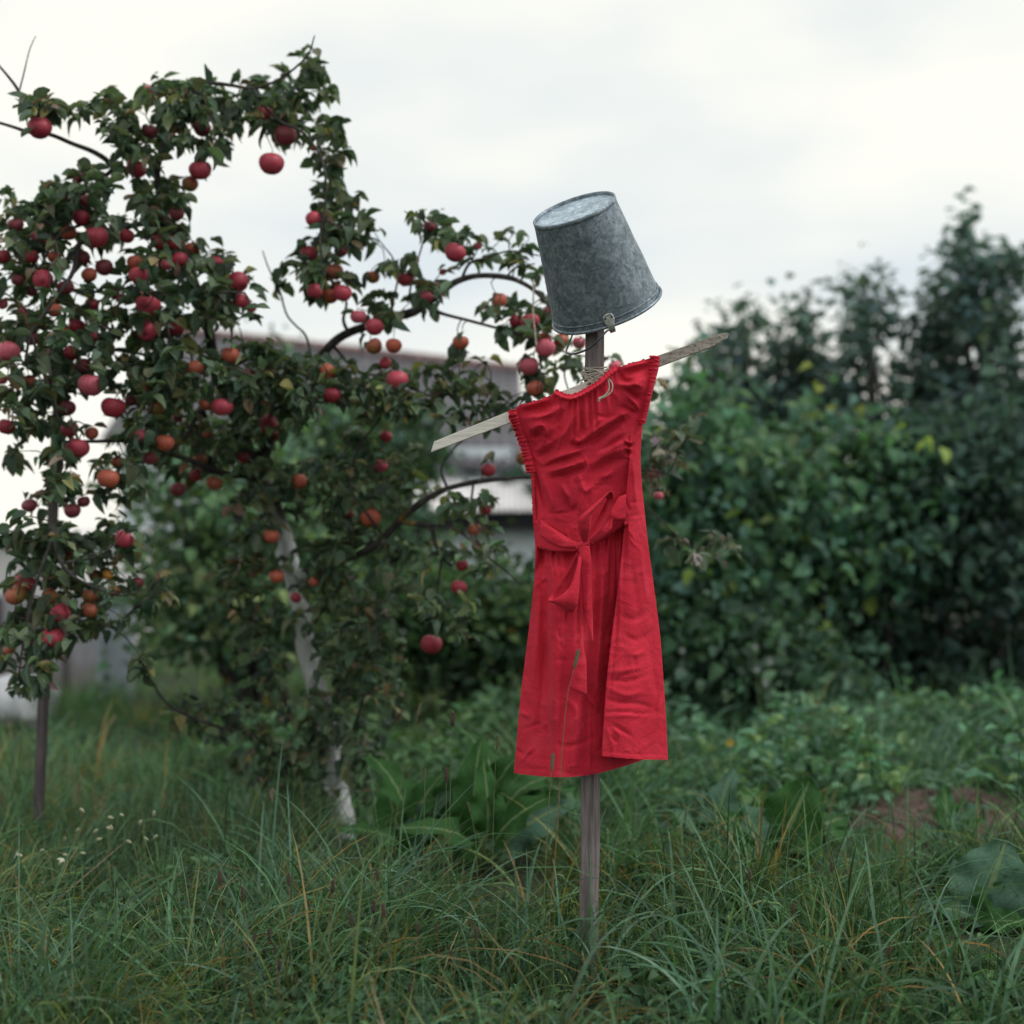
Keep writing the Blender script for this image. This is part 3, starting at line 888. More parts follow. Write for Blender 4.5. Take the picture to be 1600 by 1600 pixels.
def ribbon(name, secs, thick=0.0016, n=44, m=9, curl=0.25, wr=0.18, seed=1, parent=None):
    """strip of cloth through sections (edge a, edge b); every edge is (px, py, d)"""
    a = catmull([s[0] for s in secs], n); b = catmull([s[1] for s in secs], n)
    cu = catmull([(s[2] if len(s) > 2 else curl, 0.0) for s in secs], n)[:, 0]
    V = []
    for i in range(n):
        for k in range(m):
            u = k / (m - 1)
            x, y, d = a[i] * (1 - u) + b[i] * u
            d += cu[i] * math.sin(math.pi * u) + wr * noise.noise(Vector((x * 0.09 + seed, y * 0.09, seed * 3.1))) + 0.09 * math.sin(u * 9 + i * 0.25 + seed)
            V.append(DP(x, y, d))
    F = [(i * m + k, i * m + k + 1, (i + 1) * m + k + 1, (i + 1) * m + k) for i in range(n - 1) for k in range(m - 1)]
    o = np_obj(name, np.array([tuple(v) for v in V]), np.array(F), M['cotton'])
    s = o.modifiers.new('solid', 'SOLIDIFY'); s.thickness = thick; s.offset = 0
    return o

sash = empty('sash', at(912, 850, YS - 0.1)); sash.parent = dress; sash.matrix_parent_inverse = Matrix.Translation(dress.location).inverted()
def spart(o):
    o.parent = sash; o.matrix_parent_inverse = Matrix.Translation(sash.location).inverted()
    return o
dmid = 9.4
spart(ribbon('waistband', [((845, 812, 5.6), (842, 857, 5.0)), ((862, 824, 8.0), (862, 861, 8.4)), ((882, 837, 9.9), (884, 862, 10.4)), ((899, 846, 10.8), (898, 861, 11.2)), ((910, 849, 11.2), (908, 858, 11.4))], curl=0.45, seed=2))
spart(ribbon('waistband', [((845, 816, 6.2), (843, 836, 5.8)), ((864, 829, 8.9), (862, 849, 9.1)), ((884, 842, 10.8), (882, 855, 11.0)), ((902, 850, 11.6), (902, 857, 11.7))], curl=0.3, seed=5))
spart(ribbon('waistband', [((916, 842, 11.6), (922, 850, 11.6)), ((932, 826, 11.4), (944, 836, 11.4)), ((946, 812, 10.8), (955, 826, 11.0)), ((958, 792, 10.3), (957, 814, 10.5)), ((966, 778, 9.8), (966, 813.5, 10.1)), ((978, 772, 8.8), (977, 813, 8.9))], curl=0.5, seed=7))
spart(ribbon('bow_loop', [((914, 846, 12.0), (924, 843, 12.6), -0.4), ((924, 824, 11.8), (946, 818, 13.8), -1.3), ((938, 800, 12.0), (957, 788, 14.6), -1.4), ((948, 779, 13.4), (958, 772, 15.4), -0.6), ((937, 781, 16.0), (952, 768.5, 16.4), 0.4), ((917, 798, 17.2), (936, 789, 17.4), 0.8), ((903, 813, 17.0), (925, 804, 17.4), 1.0), ((905, 832, 15.4), (922, 827, 15.8), 0.8), ((911, 848, 12.8), (918, 846, 12.9), 0.2)], curl=0.5, seed=11, n=60))
spart(ribbon('bow_loop', [((902, 862, 12.4), (909, 866, 11.6), -0.2), ((889, 890, 13.2), (905, 898, 11.4), -0.9), ((872, 914, 14.4), (904, 925, 11.6), -1.4), ((860, 931, 14.8), (900, 948, 12.4), -0.8), ((857, 938, 16.4), (894, 957, 15.6), 0.3), ((870, 935, 17.4), (902, 944, 17.0), 0.9), ((890, 917, 17.2), (905, 918, 16.6), 0.9), ((901, 886, 15.2), (907, 888, 15.0), 0.6), ((905, 864, 12.8), (910, 865, 12.8), 0.2)], curl=0.5, seed=13, n=60))
spart(ribbon('tie_end', [((903, 853, 13.0), (921, 853, 12.9)), ((906, 872, 13.3), (923, 872, 13.2)), ((910, 905, 13.0), (924, 905, 12.9)), ((912, 945, 12.9), (925, 943, 12.8)), ((916, 972, 12.9), (926, 970, 12.8)), ((925, 1003, 12.9), (926.5, 1001, 12.9))], curl=0.45, seed=17))
spart(ribbon('tie_end', [((901, 866, 12.2), (909, 868, 12.2)), ((904, 905, 12.2), (913, 906, 12.2)), ((906, 960, 12.4), (913, 961, 12.4)), ((905, 1010, 13.4), (912, 1011, 13.4)), ((898, 1040, 14.2), (916, 1036, 13.8)), ((889, 1075, 14.8), (917, 1088, 14.2))], curl=0.4, seed=19))
# knot
kn = MB()
kc = DP(911, 851, 12.4)
segs, ring = 20, 14
V, Fk = [], []
for i in range(ring + 1):
    th = math.pi * i / ring
    for k in range(segs):
        ph = 2 * math.pi * k / segs
        p = Vector((math.sin(th) * math.cos(ph), math.sin(th) * math.sin(ph), math.cos(th)))
        s_ = 1 + 0.22 * noise.noise(p * 1.8) + 0.07 * math.sin(ph * 7 + th * 3)
        V.append(kc + Vector((p.x * 0.0165 * s_ + 0.006 * p.z, p.y * 0.011 * s_, p.z * 0.0125 * s_ + 0.004 * p.x)))
for i in range(ring):
    for k in range(segs):
        k2 = (k + 1) % segs
        Fk.append((i * segs + k, (i + 1) * segs + k, (i + 1) * segs + k2, i * segs + k2))
kn.add(V, Fk)
spart(kn.build('knot', M['cotton']))

def ruffle(name, path, width, lobes, amp, n=260, m=8, dd=0.35, seed=1):
    """gathered edging along a path of (px, py, d): an elastic line with a frilled edge"""
    P = catmull(path, n)
    V = []
    L = np.concatenate([[0], np.cumsum(np.hypot(*np.diff(P[:, :2], axis=0).T))])
    for i in range(n):
        t = P[min(i + 1, n - 1)][:2] - P[max(i - 1, 0)][:2]
        t = t / (np.hypot(*t) + 1e-9)
        nrm = np.array([t[1], -t[0]])
        ph = L[i] / L[-1] * lobes * 2 * math.pi
        ph += 5.5 * noise.noise(Vector((L[i] * 0.06, seed, 0)))
        for k in range(m):
            u = k / (m - 1)                     # 0 inner edge .. 1 frill edge
            prof = math.sin(math.pi * min(u / 0.62, 1)) * dd          # the elastic casing bulges
            fr = max(0, u - 0.45) / 0.55
            w = width * (u - 0.4) + (0.9 * math.sin(ph * 0.83) + 0.9 * math.sin(ph * 1.9 + seed)) * fr * width * 0.06
            am = 0.35 + 1.3 * abs(noise.noise(Vector((L[i] * 0.11, seed * 2.0, 5))))
            d = P[i][2] + prof * (0.7 + 0.6 * am) + amp * am * fr * math.sin(ph) + 0.20 * am * math.sin(ph * 1.0 + 1 + u * 2) * (1 - fr)
            w += fr ** 2 * (1.6 * noise.noise(Vector((L[i] * 0.55, seed, 9))) + 1.2 * noise.noise(Vector((L[i] * 1.3, seed, 2))))
            q = P[i][:2] + nrm * w + t * (0.02 * abs(width) * fr * math.cos(ph))
            V.append(tuple(DP(q[0], q[1], d)))
    F = [(i * m + k, i * m + k + 1, (i + 1) * m + k + 1, (i + 1) * m + k) for i in range(n - 1) for k in range(m - 1)]
    o = np_obj(name, np.array(V), np.array(F), M['cotton'])
    s = o.modifiers.new('solid', 'SOLIDIFY'); s.thickness = 0.0012; s.offset = 0
    return part_at(o, dress)
ruffle('neck_frill', [(866, 613, 8.0), (872, 616, 8.6), (880, 620, 9.2), (892, 622, 9.8), (905, 618, 10.1), (920, 610, 10.3), (936, 600, 10.3), (948, 589, 10), (957, 581, 9.4), (966, 575, 8.6)], 10.0, 17, 0.45, dd=0.9, seed=2)
ruffle('sleeve_frill', [(832, 738, 3.2), (826, 712, 3.7), (819, 690, 4.2), (811, 668, 5.0), (804, 650, 6.0), (802, 640, 6.2)], 15, 16, 0.8, dd=1.1, seed=4)
ruffle('sleeve_frill', [(1025, 556, 7.4), (1023, 574, 7.2), (1018, 594, 6.9), (1012, 618, 6.3), (1007, 640, 5.6), (1002, 662, 5.4)], -15, 16, 0.8, dd=1.1, seed=6)
ruffle('side_seam_frill', [(838, 820, 2.4), (835, 795, 2.6), (834, 765, 2.8), (833, 738, 3.2)], 5.0, 9, 0.22, seed=8, n=90)
# ================================================================== GROUND
def ground():
    xs = np.concatenate([[-400, -150, -60, -25, -12], np.linspace(-7, 7, 90), [12, 25, 60, 150, 400]])
    ys = np.concatenate([[-60, -20, -8, -2], np.linspace(0, 14, 110), [18, 25, 40, 80, 200, 700]])
    X, Y = np.meshgrid(xs, ys, indexing='ij')
    Z = ground_z(X, Y) * ((np.abs(X) < 8) & (Y < 15) & (Y > -1))
    V = np.stack([X, Y, Z], -1).reshape(-1, 3)
    n = len(ys)
    i, j = np.meshgrid(np.arange(len(xs) - 1), np.arange(n - 1), indexing='ij')
    F = np.stack([i * n + j, (i + 1) * n + j, (i + 1) * n + j + 1, i * n + j + 1], -1).reshape(-1, 4)
    m = noisy('soil_and_turf', [(0.3, (0.018, 0.024, 0.014)), (0.55, (0.03, 0.042, 0.022)), (0.75, (0.045, 0.055, 0.03))], 3, 6, 0.95, 0.6, 30)
    tag(np_obj('ground', V, F, m), kind='structure')
ground()

# bare earth in the vegetable plot
def soil_patch():
    n, m = 72, 26
    c = at(1490, 1275, 5.95); c.z = 0
    V, F = [(c.x, c.y, float(ground_z(c.x, c.y)) + 0.05)], []
    for j in range(1, m + 1):
        for k in range(n):
            a = 2 * math.pi * k / n
            r = j / m * (1 + 0.25 * noise.noise(Vector((math.cos(a) * 1.5, math.sin(a) * 1.5, 3))))
            x, y = c.x + r * 0.55 * math.cos(a), c.y + r * 0.6 * math.sin(a)
            z = float(ground_z(x, y)) + 0.05 * (1 - (j / m) ** 2) + 0.012 + (0.03 * noise.noise(Vector((x * 14, y * 14, 0))) + 0.03 * noise.noise(Vector((x * 31, y * 31, 4))) if j < m else -0.03)
            V.append((x, y, z))
    for k in range(n): F.append((0, 1 + k, 1 + (k + 1) % n))
    for j in range(m - 1):
        for k in range(n):
            k2 = (k + 1) % n
            F.append((1 + j * n + k, 1 + (j + 1) * n + k, 1 + (j + 1) * n + k2, 1 + j * n + k2))
    mb = MB(); mb.add(V, F)
    mt = noisy('bare_earth', [(0.3, (0.06, 0.04, 0.036)), (0.6, (0.12, 0.08, 0.075)), (0.8, (0.2, 0.14, 0.125))], 24, 5, 0.95, 0.8, 60)
    tag(mb.build('soil', mt), kind='structure')
soil_patch()

# ================================================================== SHED AND FENCE
def corrugated(name, p00, p10, p01, p11, waves, amp, mat, parent, thick=0.012, rows=2):
    """sheet between four corners, waves running from the lower edge (p00-p10) to the upper edge (p01-p11)"""
    n = waves * 6
    p00, p10, p01, p11 = map(Vector, (p00, p10, p01, p11))
    nrm = (p10 - p00).cross(p01 - p00).normalized()
    V, F = [], []
    for lay in (0, 1):
        for j in range(rows):
            v = j / (rows - 1)
            for i in range(n + 1):
                u = i / n
                p = (p00.lerp(p10, u)).lerp(p01.lerp(p11, u), v)
                V.append(p + nrm * (amp * math.sin(2 * math.pi * u * waves) - lay * thick))
    w = n + 1; L0 = rows * w
    for j in range(rows - 1):
        for i in range(n):
            F.append((j * w + i, j * w + i + 1, (j + 1) * w + i + 1, (j + 1) * w + i))
            F.append(tuple(L0 + q for q in (j * w + i, (j + 1) * w + i, (j + 1) * w + i + 1, j * w + i + 1)))
    for i in range(n):
        F.append((i, L0 + i, L0 + i + 1, i + 1))
        k = (rows - 1) * w
        F.append((k + i, k + i + 1, L0 + k + i + 1, L0 + k + i))
    mb = MB(); mb.add(V, F)
    return part_at(mb.build(name, mat), parent)

MW = noisy('blue_grey_render', [(0.3, (0.55, 0.63, 0.68)), (0.7, (0.65, 0.72, 0.77))], 3, 5, 0.9, 0.2, 40)
MR = noisy('grey_slate_sheet', [(0.3, (0.085, 0.085, 0.098)), (0.6, (0.135, 0.132, 0.15)), (0.8, (0.22, 0.213, 0.235))], 2.2, 6, 0.85)
MR2 = noisy('pale_roof_sheet', [(0.3, (0.55, 0.54, 0.56)), (0.7, (0.75, 0.74, 0.76))], 2.5, 5, 0.7)
MD = noisy('painted_eaves_shadow', [(0.3, (0.012, 0.012, 0.016)), (0.7, (0.03, 0.03, 0.035))], 8, rough=0.9)  # near-black colour painted as the shadow under the lower roof
MRC = noisy('ridge_tile', [(0.3, (0.16, 0.1, 0.1)), (0.7, (0.25, 0.17, 0.17))], 6, rough=0.9)
house = empty('house', (at(600, 830, 18).x, 18, 0))
tag(house, 'low house with a grey sheet roof and a pale lower roof behind the apple tree', 'house')
zr0, zr1 = at(262, 518, 20).z, at(812, 580, 20).z
xa, xb = at(262, 830, 20).x, at(812, 830, 20).x
ridge0, ridge1 = Vector((xa, 20, zr0)), Vector((xb, 20, zr1))
e0_, e1_ = Vector((xa - 0.1, 17.0, at(205, 690, 17.0).z)), Vector((at(822, 730, 17).x, 17.0, at(822, 735, 17.0).z))
corrugated('roof', e0_, e1_, ridge0, ridge1, 34, 0.03, MR, house, rows=6)
mb = MB()
for i in range(22):
    a, b = ridge0.lerp(ridge1, i / 22), ridge0.lerp(ridge1, (i + 1.06) / 22)
    mb.tube([a + Vector((0, 0.02, 0.02)), b + Vector((0, 0.02, 0.03))], 0.075, 8)
part_at(mb.build('ridge_cap', MRC), house)
corrugated('roof', e1_ + Vector((0, 3, 0)) + Vector((0, 3, 0)), e0_ + Vector((0, 6, 0)), ridge1 + Vector((0, 0.04, 0)), ridge0 + Vector((0, 0.04, 0)), 34, 0.022, MR, house, rows=3)
# lean-to along the front
f0, f1 = Vector((at(560, 797, 15.2).x, 15.2, at(560, 798, 15.2).z)), Vector((at(930, 800, 15.2).x, 15.2, at(930, 797, 15.2).z))
g0, g1 = Vector((at(560, 752, 16.95).x, 16.95, at(560, 748, 16.95).z)), Vector((at(930, 752, 16.95).x, 16.95, at(930, 752, 16.95).z))
corrugated('lower_roof', f0, f1, g0, g1, 40, 0.016, MR2, house, rows=3)
zf = f0.z
mb = MB()
mb.box(((f0.x + f1.x) / 2, 15.32, zf - 0.105), (f1.x - f0.x - 0.04, 0.05, 0.19))
part_at(mb.build('eaves_shadow_strip', MD, None, False), house)  # dark strip standing in for the shade beneath the roof edge
mb = MB()
mb.box(((f0.x + f1.x) / 2, 15.62, (zf - 0.16) / 2), (f1.x - f0.x - 0.2, 0.2, zf - 0.16))
part_at(mb.build('wall', MW, None, False), house)
mb = MB()
zt = e0_.z - 0.05
mb.box(((xa + xb) / 2, 17.4, zt / 2), (xb - xa - 0.2, 0.25, zt))
# gable end on the right, a slab with the roof's outline
zg = e1_.z - 0.06
mb.add([(xb - 0.15, 17.3, 0), (xb - 0.15, 22.7, 0), (xb - 0.15, 22.7, zg), (xb - 0.15, 20, zr1 - 0.06), (xb - 0.15, 17.3, zg), (xb - 0.35, 17.3, 0), (xb - 0.35, 22.7, 0), (xb - 0.35, 22.7, zg), (xb - 0.35, 20, zr1 - 0.06), (xb - 0.35, 17.3, zg)],
       [(0, 1, 2, 3, 4), (9, 8, 7, 6, 5), (0, 5, 6, 1), (1, 6, 7, 2), (2, 7, 8, 3), (3, 8, 9, 4), (4, 9, 5, 0)])
part_at(mb.build('wall', MW, None, False), house)

# whitewashed outbuilding seen between the lowest leaves on the left
MWH = noisy('white_render', [(0.3, (0.68, 0.67, 0.69)), (0.7, (0.8, 0.79, 0.81))], 2, 5, 0.9, 0.15, 30)
ob = empty('outbuilding', (at(40, 830, 13).x, 13, 0))
tag(ob, 'whitewashed outbuilding behind the panel fence at the edge of the garden', 'outbuilding')
x0, x1 = at(-320, 830, 13).x, at(118, 830, 13).x
zt = at(0, 846, 13).z
mb = MB(); mb.box(((x0 + x1) / 2, 14.5, zt / 2), (x1 - x0, 3.0, zt))
part_at(mb.build('wall', MWH, None, False), ob)
corrugated('roof', (x0 - 0.15, 12.85, zt + 0.02), (x1 + 0.12, 12.85, zt + 0.02), (x0 - 0.15, 16.2, zt + 0.1), (x1 + 0.12, 16.2, zt + 0.1), 26, 0.014, MR2, ob)

# panel fence
fence = empty('panel_fence', (at(60, 1085, 10.4).x, 10.4, 0))
tag(fence, 'low fence of stained grey sheet panels standing behind the long grass', 'fence')
t = NT('stained_sheet')
v = t.coord('Object')
sep = t.new('SeparateXYZ'); t.put(v, sep.inputs[0])
c = t.ramp(t.noise(t.coord('Object', (1, 1, 0.4)), 5, 5, 0.65), [(0.3, (0.27, 0.27, 0.31)), (0.7, (0.42, 0.42, 0.47))])
rust = t.ramp(t.math('ADD', t.math('MULTIPLY', t.noise(v, 6, 4), 0.5), t.math('MULTIPLY', sep.outputs[2], -0.9)), [(0.0, 0.0), (0.2, 0.6)])
c = t.mix(rust, c, (0.2, 0.15, 0.12))
t.set(c, 0.8, 0, 0.3)
MP = t.m
MP2 = noisy('blue_grey_panel', [(0.3, (0.24, 0.28, 0.32)), (0.7, (0.34, 0.39, 0.43))], 6, rough=0.8)
fx = [at(p, 1085, 10.4).x for p in (-160, -80, 0, 52, 103, 158, 206)]
ft = at(100, 932, 10.4).z
for i in range(6):
    mb = MB()
    mb.box(((fx[i] + fx[i + 1]) / 2, 10.4 + (i % 2) * 0.012, ft / 2 - 0.05 + 0.01 * (i % 3)), (fx[i + 1] - fx[i] - 0.012, 0.02, ft + 0.1))
    o = part_at(mb.build('panel', MP2 if i == 5 else MP, None, False), fence)
    mb = MB()
    mb.box((fx[i + 1], 10.375, ft / 2 - 0.04), (0.035, 0.04, ft + 0.06))
    part_at(mb.build('fence_post', M['prop_wood'] if i < 4 else MP2, None, False), fence)

# crumpled white sack by the fence
def sack(px, py, Y, sx, sy, sz, seed):
    c = at(px, py, Y)
    mb = MB(); V, F = [], []
    n, m = 28, 16
    for i in range(m + 1):
        th = math.pi * i / m
        for k in range(n):
            ph = 2 * math.pi * k / n
            p = Vector((math.sin(th) * math.cos(ph), math.sin(th) * math.sin(ph), math.cos(th)))
            s = 1 + 0.25 * noise.noise(p * 1.6 + Vector((seed, 0, 0))) + 0.09 * noise.noise(p * 6 + Vector((seed, 3, 0)))
            q = Vector((abs(p.x) ** 0.7 * math.copysign(1, p.x) * sx, p.y * sy, abs(p.z) ** 0.7 * math.copysign(1, p.z) * sz)) * s
            V.append(c + q)
    for i in range(m):
        for k in range(n):
            k2 = (k + 1) % n
            F.append((i * n + k, (i + 1) * n + k, (i + 1) * n + k2, i * n + k2))
    mb.add(V, F)
    return mb.build('sack', noisy('white_plastic_%d' % seed, [(0.3, (0.5, 0.52, 0.57)), (0.7, (0.68, 0.7, 0.75))], 9, rough=0.5, bump=0.6, bscale=18))
tag(sack(22, 1100, 8.6, 0.24, 0.16, 0.15, 1), 'long crumpled white sack lying in grass left of the prop pole', 'sack')
tag(sack(58, 1098, 8.4, 0.085, 0.1, 0.14, 4), 'upright small white sack behind the prop pole', 'sack')

# prop under the laden branch
prop = empty('prop_pole', at(62, 1275, 5.1))
tag(prop, 'slender weathered wooden pole propping up the laden left branch', 'prop pole')
mb = MB()
pts = [(60, 1282), (66, 1130), (72, 1000), (80, 860), (87, 700), (92, 620), (94, 590)]
P = [at(x, y, 5.1) for x, y in pts]
for dx, w, dy in ((0, 0.034, 0), (0.021, 0.012, 0.006)):
    pass
rot = Matrix.Rotation(R(-24), 3, 'Z')
V, F = [], []
for p in P:
    for a, b in ((-1, -1), (1, -1), (1, 1), (-1, 1)):
        V.append(p + rot @ Vector((a * 0.0135, b * 0.013, 0)))
for i in range(len(P) - 1):
    for k in range(4):
        F.append((i * 4 + k, i * 4 + (k + 1) % 4, (i + 1) * 4 + (k + 1) % 4, (i + 1) * 4 + k))
F += [(3, 2, 1, 0), tuple(range(4 * len(P) - 4, 4 * len(P)))]
mb.add(V, F)
part_at(mb.build('pole', M['prop_wood'], None, False), prop)
# forked top that carries the branch
mb = MB()
top = P[-1]
mb.tube([top + Vector((0, 0, -0.05)), top + Vector((-0.03, 0, 0.03)), top + Vector((-0.05, 0.0, 0.1))], [0.018, 0.014, 0.011], 7)
mb.tube([top + Vector((0, 0, -0.05)), top + Vector((0.03, 0, 0.03)), top + Vector((0.045, 0.0, 0.09))], [0.018, 0.014, 0.011], 7)
part_at(mb.build('fork', M['prop_wood']), prop)
# ================================================================== LEAF TOOLS
def leaf_template(bend=0.25, fold=0.18, twist=0.0, wave=0.0, full=True, wr=0.30):
    """unit leaf along +x (length 1), width along y, upper side +z"""
    if full:
        ts = [0.0, 0.16, 0.38, 0.62, 0.84, 1.0]; ws = [0.015, 0.72, 1.0, 0.9, 0.52, 0.0]
    else:
        ts = [0.0, 0.3, 0.65, 1.0]; ws = [0.03, 0.95, 0.85, 0.0]
    V, F = [], []
    for i, (t, w) in enumerate(zip(ts, ws)):
        w *= wr
        z = -bend * t * t
        x = t * (1 - 0.25 * bend * t)
        tw = twist * t
        for s in (-1, 0, 1):
            y = s * w
            zz = z + fold * abs(y) * 1.6 + wave * math.sin(t * 11 + s) * abs(s) * w
            V.append((x, y * math.cos(tw), zz + y * math.sin(tw)))
    for i in range(len(ts) - 1):
        a = i * 3
        F += [(a, a + 3, a + 4, a + 1), (a + 1, a + 4, a + 5, a + 2)]
    return np.array(V), np.array(F)
LEAF_T = [leaf_template(0.15, 0.35, 0.2, 0.1), leaf_template(0.45, 0.3, -0.3, 0.14), leaf_template(0.75, 0.5, 0.5, 0.1), leaf_template(-0.12, 0.6, -0.5, 0.16), leaf_template(0.3, 0.75, 0.7, 0.05, wr=0.26)]
LEAF_S = [leaf_template(0.2, 0.3, 0.2, 0, False, 0.32), leaf_template(0.5, 0.45, -0.4, 0, False, 0.34), leaf_template(-0.1, 0.5, 0.5, 0, False, 0.3)]

def frames(dirs, ups):
    x = dirs / np.linalg.norm(dirs, axis=1, keepdims=True)
    y = np.cross(ups, x); y /= np.linalg.norm(y, axis=1, keepdims=True) + 1e-9
    z = np.cross(x, y)
    return x, y, z

def leaves_mesh(pos, dirs, ups, length, tint, temps, r):
    """one array mesh of many leaves"""
    which = r.integers(0, len(temps), len(pos))
    Vs, Fs, Ts, off = [], [], [], 0
    x, y, z = frames(dirs, ups)
    for k, (TV, TF) in enumerate(temps):
        m = which == k
        if not m.any(): continue
        L = length[m][:, None, None]
        P = pos[m][:, None, :] + L * (TV[None, :, 0:1] * x[m][:, None, :] + TV[None, :, 1:2] * y[m][:, None, :] + TV[None, :, 2:3] * z[m][:, None, :])
        n = m.sum()
        Vs.append(P.reshape(-1, 3))
        Fs.append((TF[None] + (np.arange(n) * len(TV))[:, None, None] + off).reshape(-1, 4))
        Ts.append(np.repeat(tint[m], len(TV), axis=0))
        off += n * len(TV)
    return np.concatenate(Vs), np.concatenate(Fs), np.concatenate(Ts)

def tints(n, cols, weights, r, var=0.22):
    c = np.array(cols)[r.choice(len(cols), n, p=np.array(weights) / np.sum(weights))]
    return np.clip(c * (1 + var * r.normal(size=(n, 1))) * (1 + 0.06 * r.normal(size=(n, 3))), 0.004, 0.6)

APPLE_COLS = [(0.068, 0.112, 0.072), (0.1, 0.15, 0.092), (0.05, 0.083, 0.06), (0.14, 0.17, 0.1), (0.16, 0.12, 0.08), (0.24, 0.17, 0.15), (0.19, 0.19, 0.085)]
APPLE_W = [34, 28, 17, 11, 2.2, 1.8, 3]

# ================================================================== APPLE TREE
tree = empty('apple_tree', at(535, 1312, 5.6))
tag(tree, 'old apple tree with a flaking whitewashed trunk, laden with red apples', 'apple tree')
SKEL = []                                   # points of the wood, to hang twigs from
def branch(name, pts, mat='bark', n=None, sides=10, wob=0.25):
    """pts: (px, py, Y, radius in photo pixels)"""
    P3 = [tuple(at(x, y, Y)) + (r / FPX * Y,) for x, y, Y, r in pts]
    n = n or max(8, 4 * len(pts))
    C = catmull(P3, n)
    mb = MB()
    pp = [Vector(c[:3]) + Vector((noise.noise(Vector(c[:3]) * 7), noise.noise(Vector(c[:3]) * 7 + Vector((9, 0, 0))), 0)) * min(0.012, c[3] * 0.7) for c in C]
    mb.tube(pp, [max(c[3], 0.0015) for c in C], sides, wob=wob)
    for p in pp: SKEL.append(tuple(p))
    return part_at(mb.build(name, M[mat]), tree)
branch('trunk', [(538, 1318, 5.6, 21), (528, 1240, 5.59, 18), (516, 1160, 5.58, 16), (496, 1080, 5.55, 15), (478, 1010, 5.53, 14), (468, 950, 5.5, 13), (458, 890, 5.48, 13), (440, 835, 5.45, 14), (418, 775, 5.4, 15), (400, 735, 5.36, 15)], 'bark_painted', 60, 14, 0.45)
